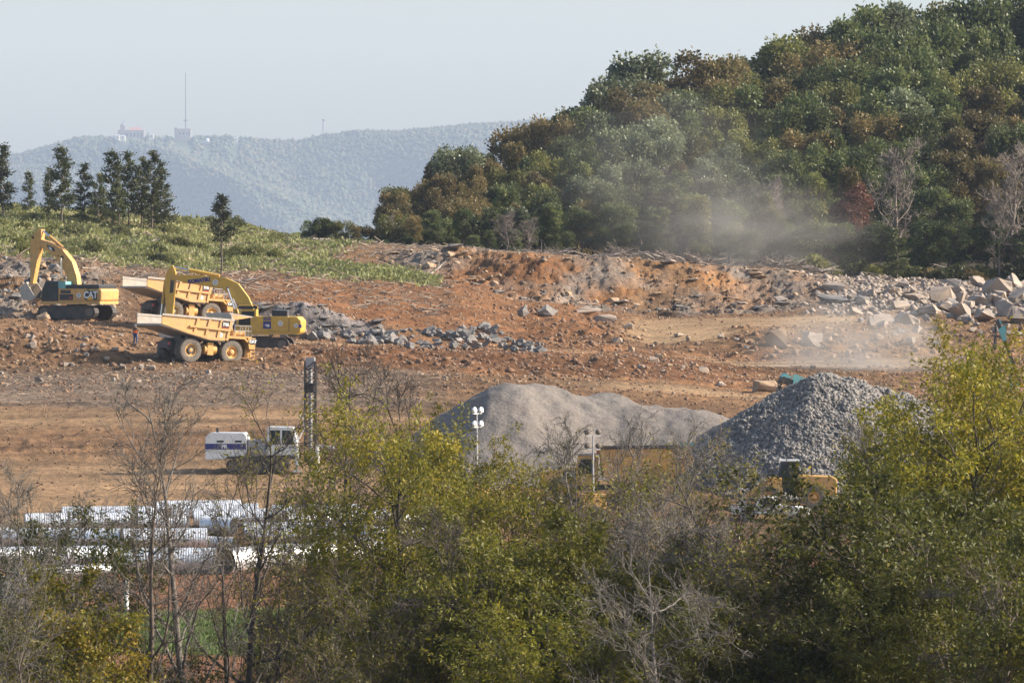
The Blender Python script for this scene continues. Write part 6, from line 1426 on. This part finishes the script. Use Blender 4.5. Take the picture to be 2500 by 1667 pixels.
log(785, 592, 2.0, .22, .05, 0.0, 'thick pale log lying on the skyline', None, False)
log(1480, 632, 3.6, .10, -.3, .05, 'forked white log on the rim of the cut face')
log(1520, 628, 3.0, .08, .5, .45, 'slim white branch sticking up from the rim of the cut face')
log(1945, 640, 4.2, .14, -.2, -.5, 'long pale log leaning out of the brush pile')
log(2000, 668, 4.0, .10, -.1, -.3, 'pale branch hanging down the right end of the brush')
log(2300, 655, 3.5, .09, .1, -.25, 'pale crooked branch before the forest above the boulder heap')
log(2120, 690, 2.4, .12, 0.0, 0.0, 'short white log on the bare ground left of the boulders', None, False)
log(1070, 660, 3.0, .10, .9, .5, 'pale branch lying on the orange bank')
log(590, 690, 3.2, .16, -.15, 0.05, 'grey log on the slope behind the golden yellow excavator')
log(115, 645, 3.0, .14, -.2, 0.05, 'pale log on the rubble behind the raised boom')
for i in range(26):
    log(fr_.uniform(0, 1000), fr_.uniform(560, 690), fr_.uniform(1.5, 3.5), fr_.uniform(.05, .10), fr_.uniform(-.8, .8), fr_.uniform(-.1, .3), 'weathered branch lying among weeds on the cleared slope', 'branches on the cleared slope', fr_.random() < .5)
def brush_pile(px, Y, w, h, lab):
    x = XP(px, Y); t = empty('brush_pile', (x, Y, zg(x, Y) - .1)); g = np.random.default_rng(int(px)); lb = Limbs(); lg = Limbs()
    for k in range(130):
        p = np.array([g.normal(0, w / 4), g.normal(0, .8), 0]); p[2] = h * max(.05, 1 - abs(p[0]) / (w / 2)) * g.uniform(0, 1); d = g.normal(0, 1, 3); d[2] = abs(d[2]) * .6; d /= np.linalg.norm(d); L = g.uniform(.6, 1.8)
        q = np.array([p + d * L * s + g.normal(0, .08, 3) * (s > 0) for s in (0, .33, .66, 1)]); lb.tube(q, np.linspace(.035, .012, 4), 3)
    for k in range(7):
        p = np.array([g.normal(0, w / 4), g.normal(0, .6), h * .3]); d = np.array([g.choice((-1, 1)), g.normal(0, .3), g.uniform(0, .5)]); q = np.array([p + d * s for s in (0, .7, 1.4, 2.0)]) + g.normal(0, .06, (4, 3)); lg.tube(q, np.linspace(.09, .04, 4), 5)
    tag(link('twigs', lb.mesh('twigs', M['brush']), t), kind='stuff'); tag(link('branches', lg.mesh('branches', M['deadwood']), t), kind='stuff')
    tag(t, lab, 'brush pile', 'brush piles on the rim of the cut')
for a in ((1505, 688, 6, 1.5, 'brush pile around the forked white log'), (1620, 690, 6, 1.1, 'low brush heap right of the forked white log'), (1690, 691, 5, 1.0, 'grey twig heap in the middle of the rim'), (1880, 692, 7, 1.7, 'large brush pile at the long leaning log'),
          (1960, 692, 7, 1.2, 'brush trailing down right of the large pile'), (2260, 700, 9, 1.3, 'wide twiggy brush before the forest right of the cedar'), (2420, 702, 9, 1.6, 'tangled brush above the boulder heap'), (1330, 686, 5, .7, 'thin brush under the pale bare trees')):
    brush_pile(*a)
print('vegetation done')

# ------------------------------------------------------------------ air: even haze and the dust of the crusher
def volume_mat(name, col, density, aniso=0.0):
    m = bpy.data.materials.new(name); m.use_nodes = True; n = m.node_tree.nodes; l = m.node_tree.links
    n.remove(n['Principled BSDF'])
    v = n.new('ShaderNodeVolumePrincipled'); v.inputs['Color'].default_value = tuple(col) + (1,)
    v.inputs['Density'].default_value = density; v.inputs['Anisotropy'].default_value = aniso
    l.new(v.outputs[0], n['Material Output'].inputs['Volume'])
    return m, n, l, v
hm, _, _, _ = volume_mat('air_haze', (0.65, 0.78, 1.0), 0.000042)
mb = MB().box(-2950, 2950, -45, 17500, -24.5, 700)
tag(mb.build('haze', hm), 'thin blue haze in the air over the valley', 'haze', kind='stuff')
def dust(label, c, rad, dens, seed):
    dm, n, l, v = volume_mat('dust', (0.86, 0.80, 0.74), 0.0)
    tc = n.new('ShaderNodeTexCoord')
    ln = n.new('ShaderNodeVectorMath'); ln.operation = 'LENGTH'; l.new(tc.outputs['Object'], ln.inputs[0])
    mr = n.new('ShaderNodeMapRange'); mr.inputs[1].default_value = 1.0; mr.inputs[2].default_value = 0.1
    mr.interpolation_type = 'SMOOTHSTEP'; l.new(ln.outputs['Value'], mr.inputs[0])
    nz = n.new('ShaderNodeTexNoise'); nz.inputs['Scale'].default_value = 2.2; nz.inputs['Detail'].default_value = 3
    mp = n.new('ShaderNodeMapping'); mp.inputs['Location'].default_value = (seed, seed * 1.7, 0); l.new(tc.outputs['Object'], mp.inputs[0]); l.new(mp.outputs[0], nz.inputs['Vector'])
    m3 = n.new('ShaderNodeMapRange'); m3.inputs[1].default_value = 0.40; m3.inputs[2].default_value = 0.70; m3.inputs[3].default_value = 0.15; m3.inputs[4].default_value = 1.6
    l.new(nz.outputs[0], m3.inputs[0])
    mu = n.new('ShaderNodeMath'); mu.operation = 'MULTIPLY'; l.new(mr.outputs[0], mu.inputs[0]); l.new(m3.outputs[0], mu.inputs[1])
    m4 = n.new('ShaderNodeMath'); m4.operation = 'MULTIPLY'; m4.inputs[1].default_value = dens; l.new(mu.outputs[0], m4.inputs[0])
    l.new(m4.outputs[0], v.inputs['Density'])
    v2, f2 = ico2()
    o = link('dust_cloud', meshdata('dust_cloud', v2, f2, dm)); o.location = c; o.scale = rad
    tag(o, label, 'dust', kind='stuff')
dust('pale dust drifting up in front of the dark forest', P(1830, 590, 697), (18, 5, 9), 0.11, 3.0)
dust('pale dust billowing beside the haul road and coarse gravel heap', P(2090, 880, 590), (13, 7, 7.5), 0.18, 8.0)
dust('thin dust veil spreading before the treetops', P(1640, 440, 700), (20, 6, 13), 0.03, 5.0)
print('objects', len(bpy.data.objects), 'tris', sum(len(m.loops) - 2 * len(m.polygons) for m in bpy.data.meshes))
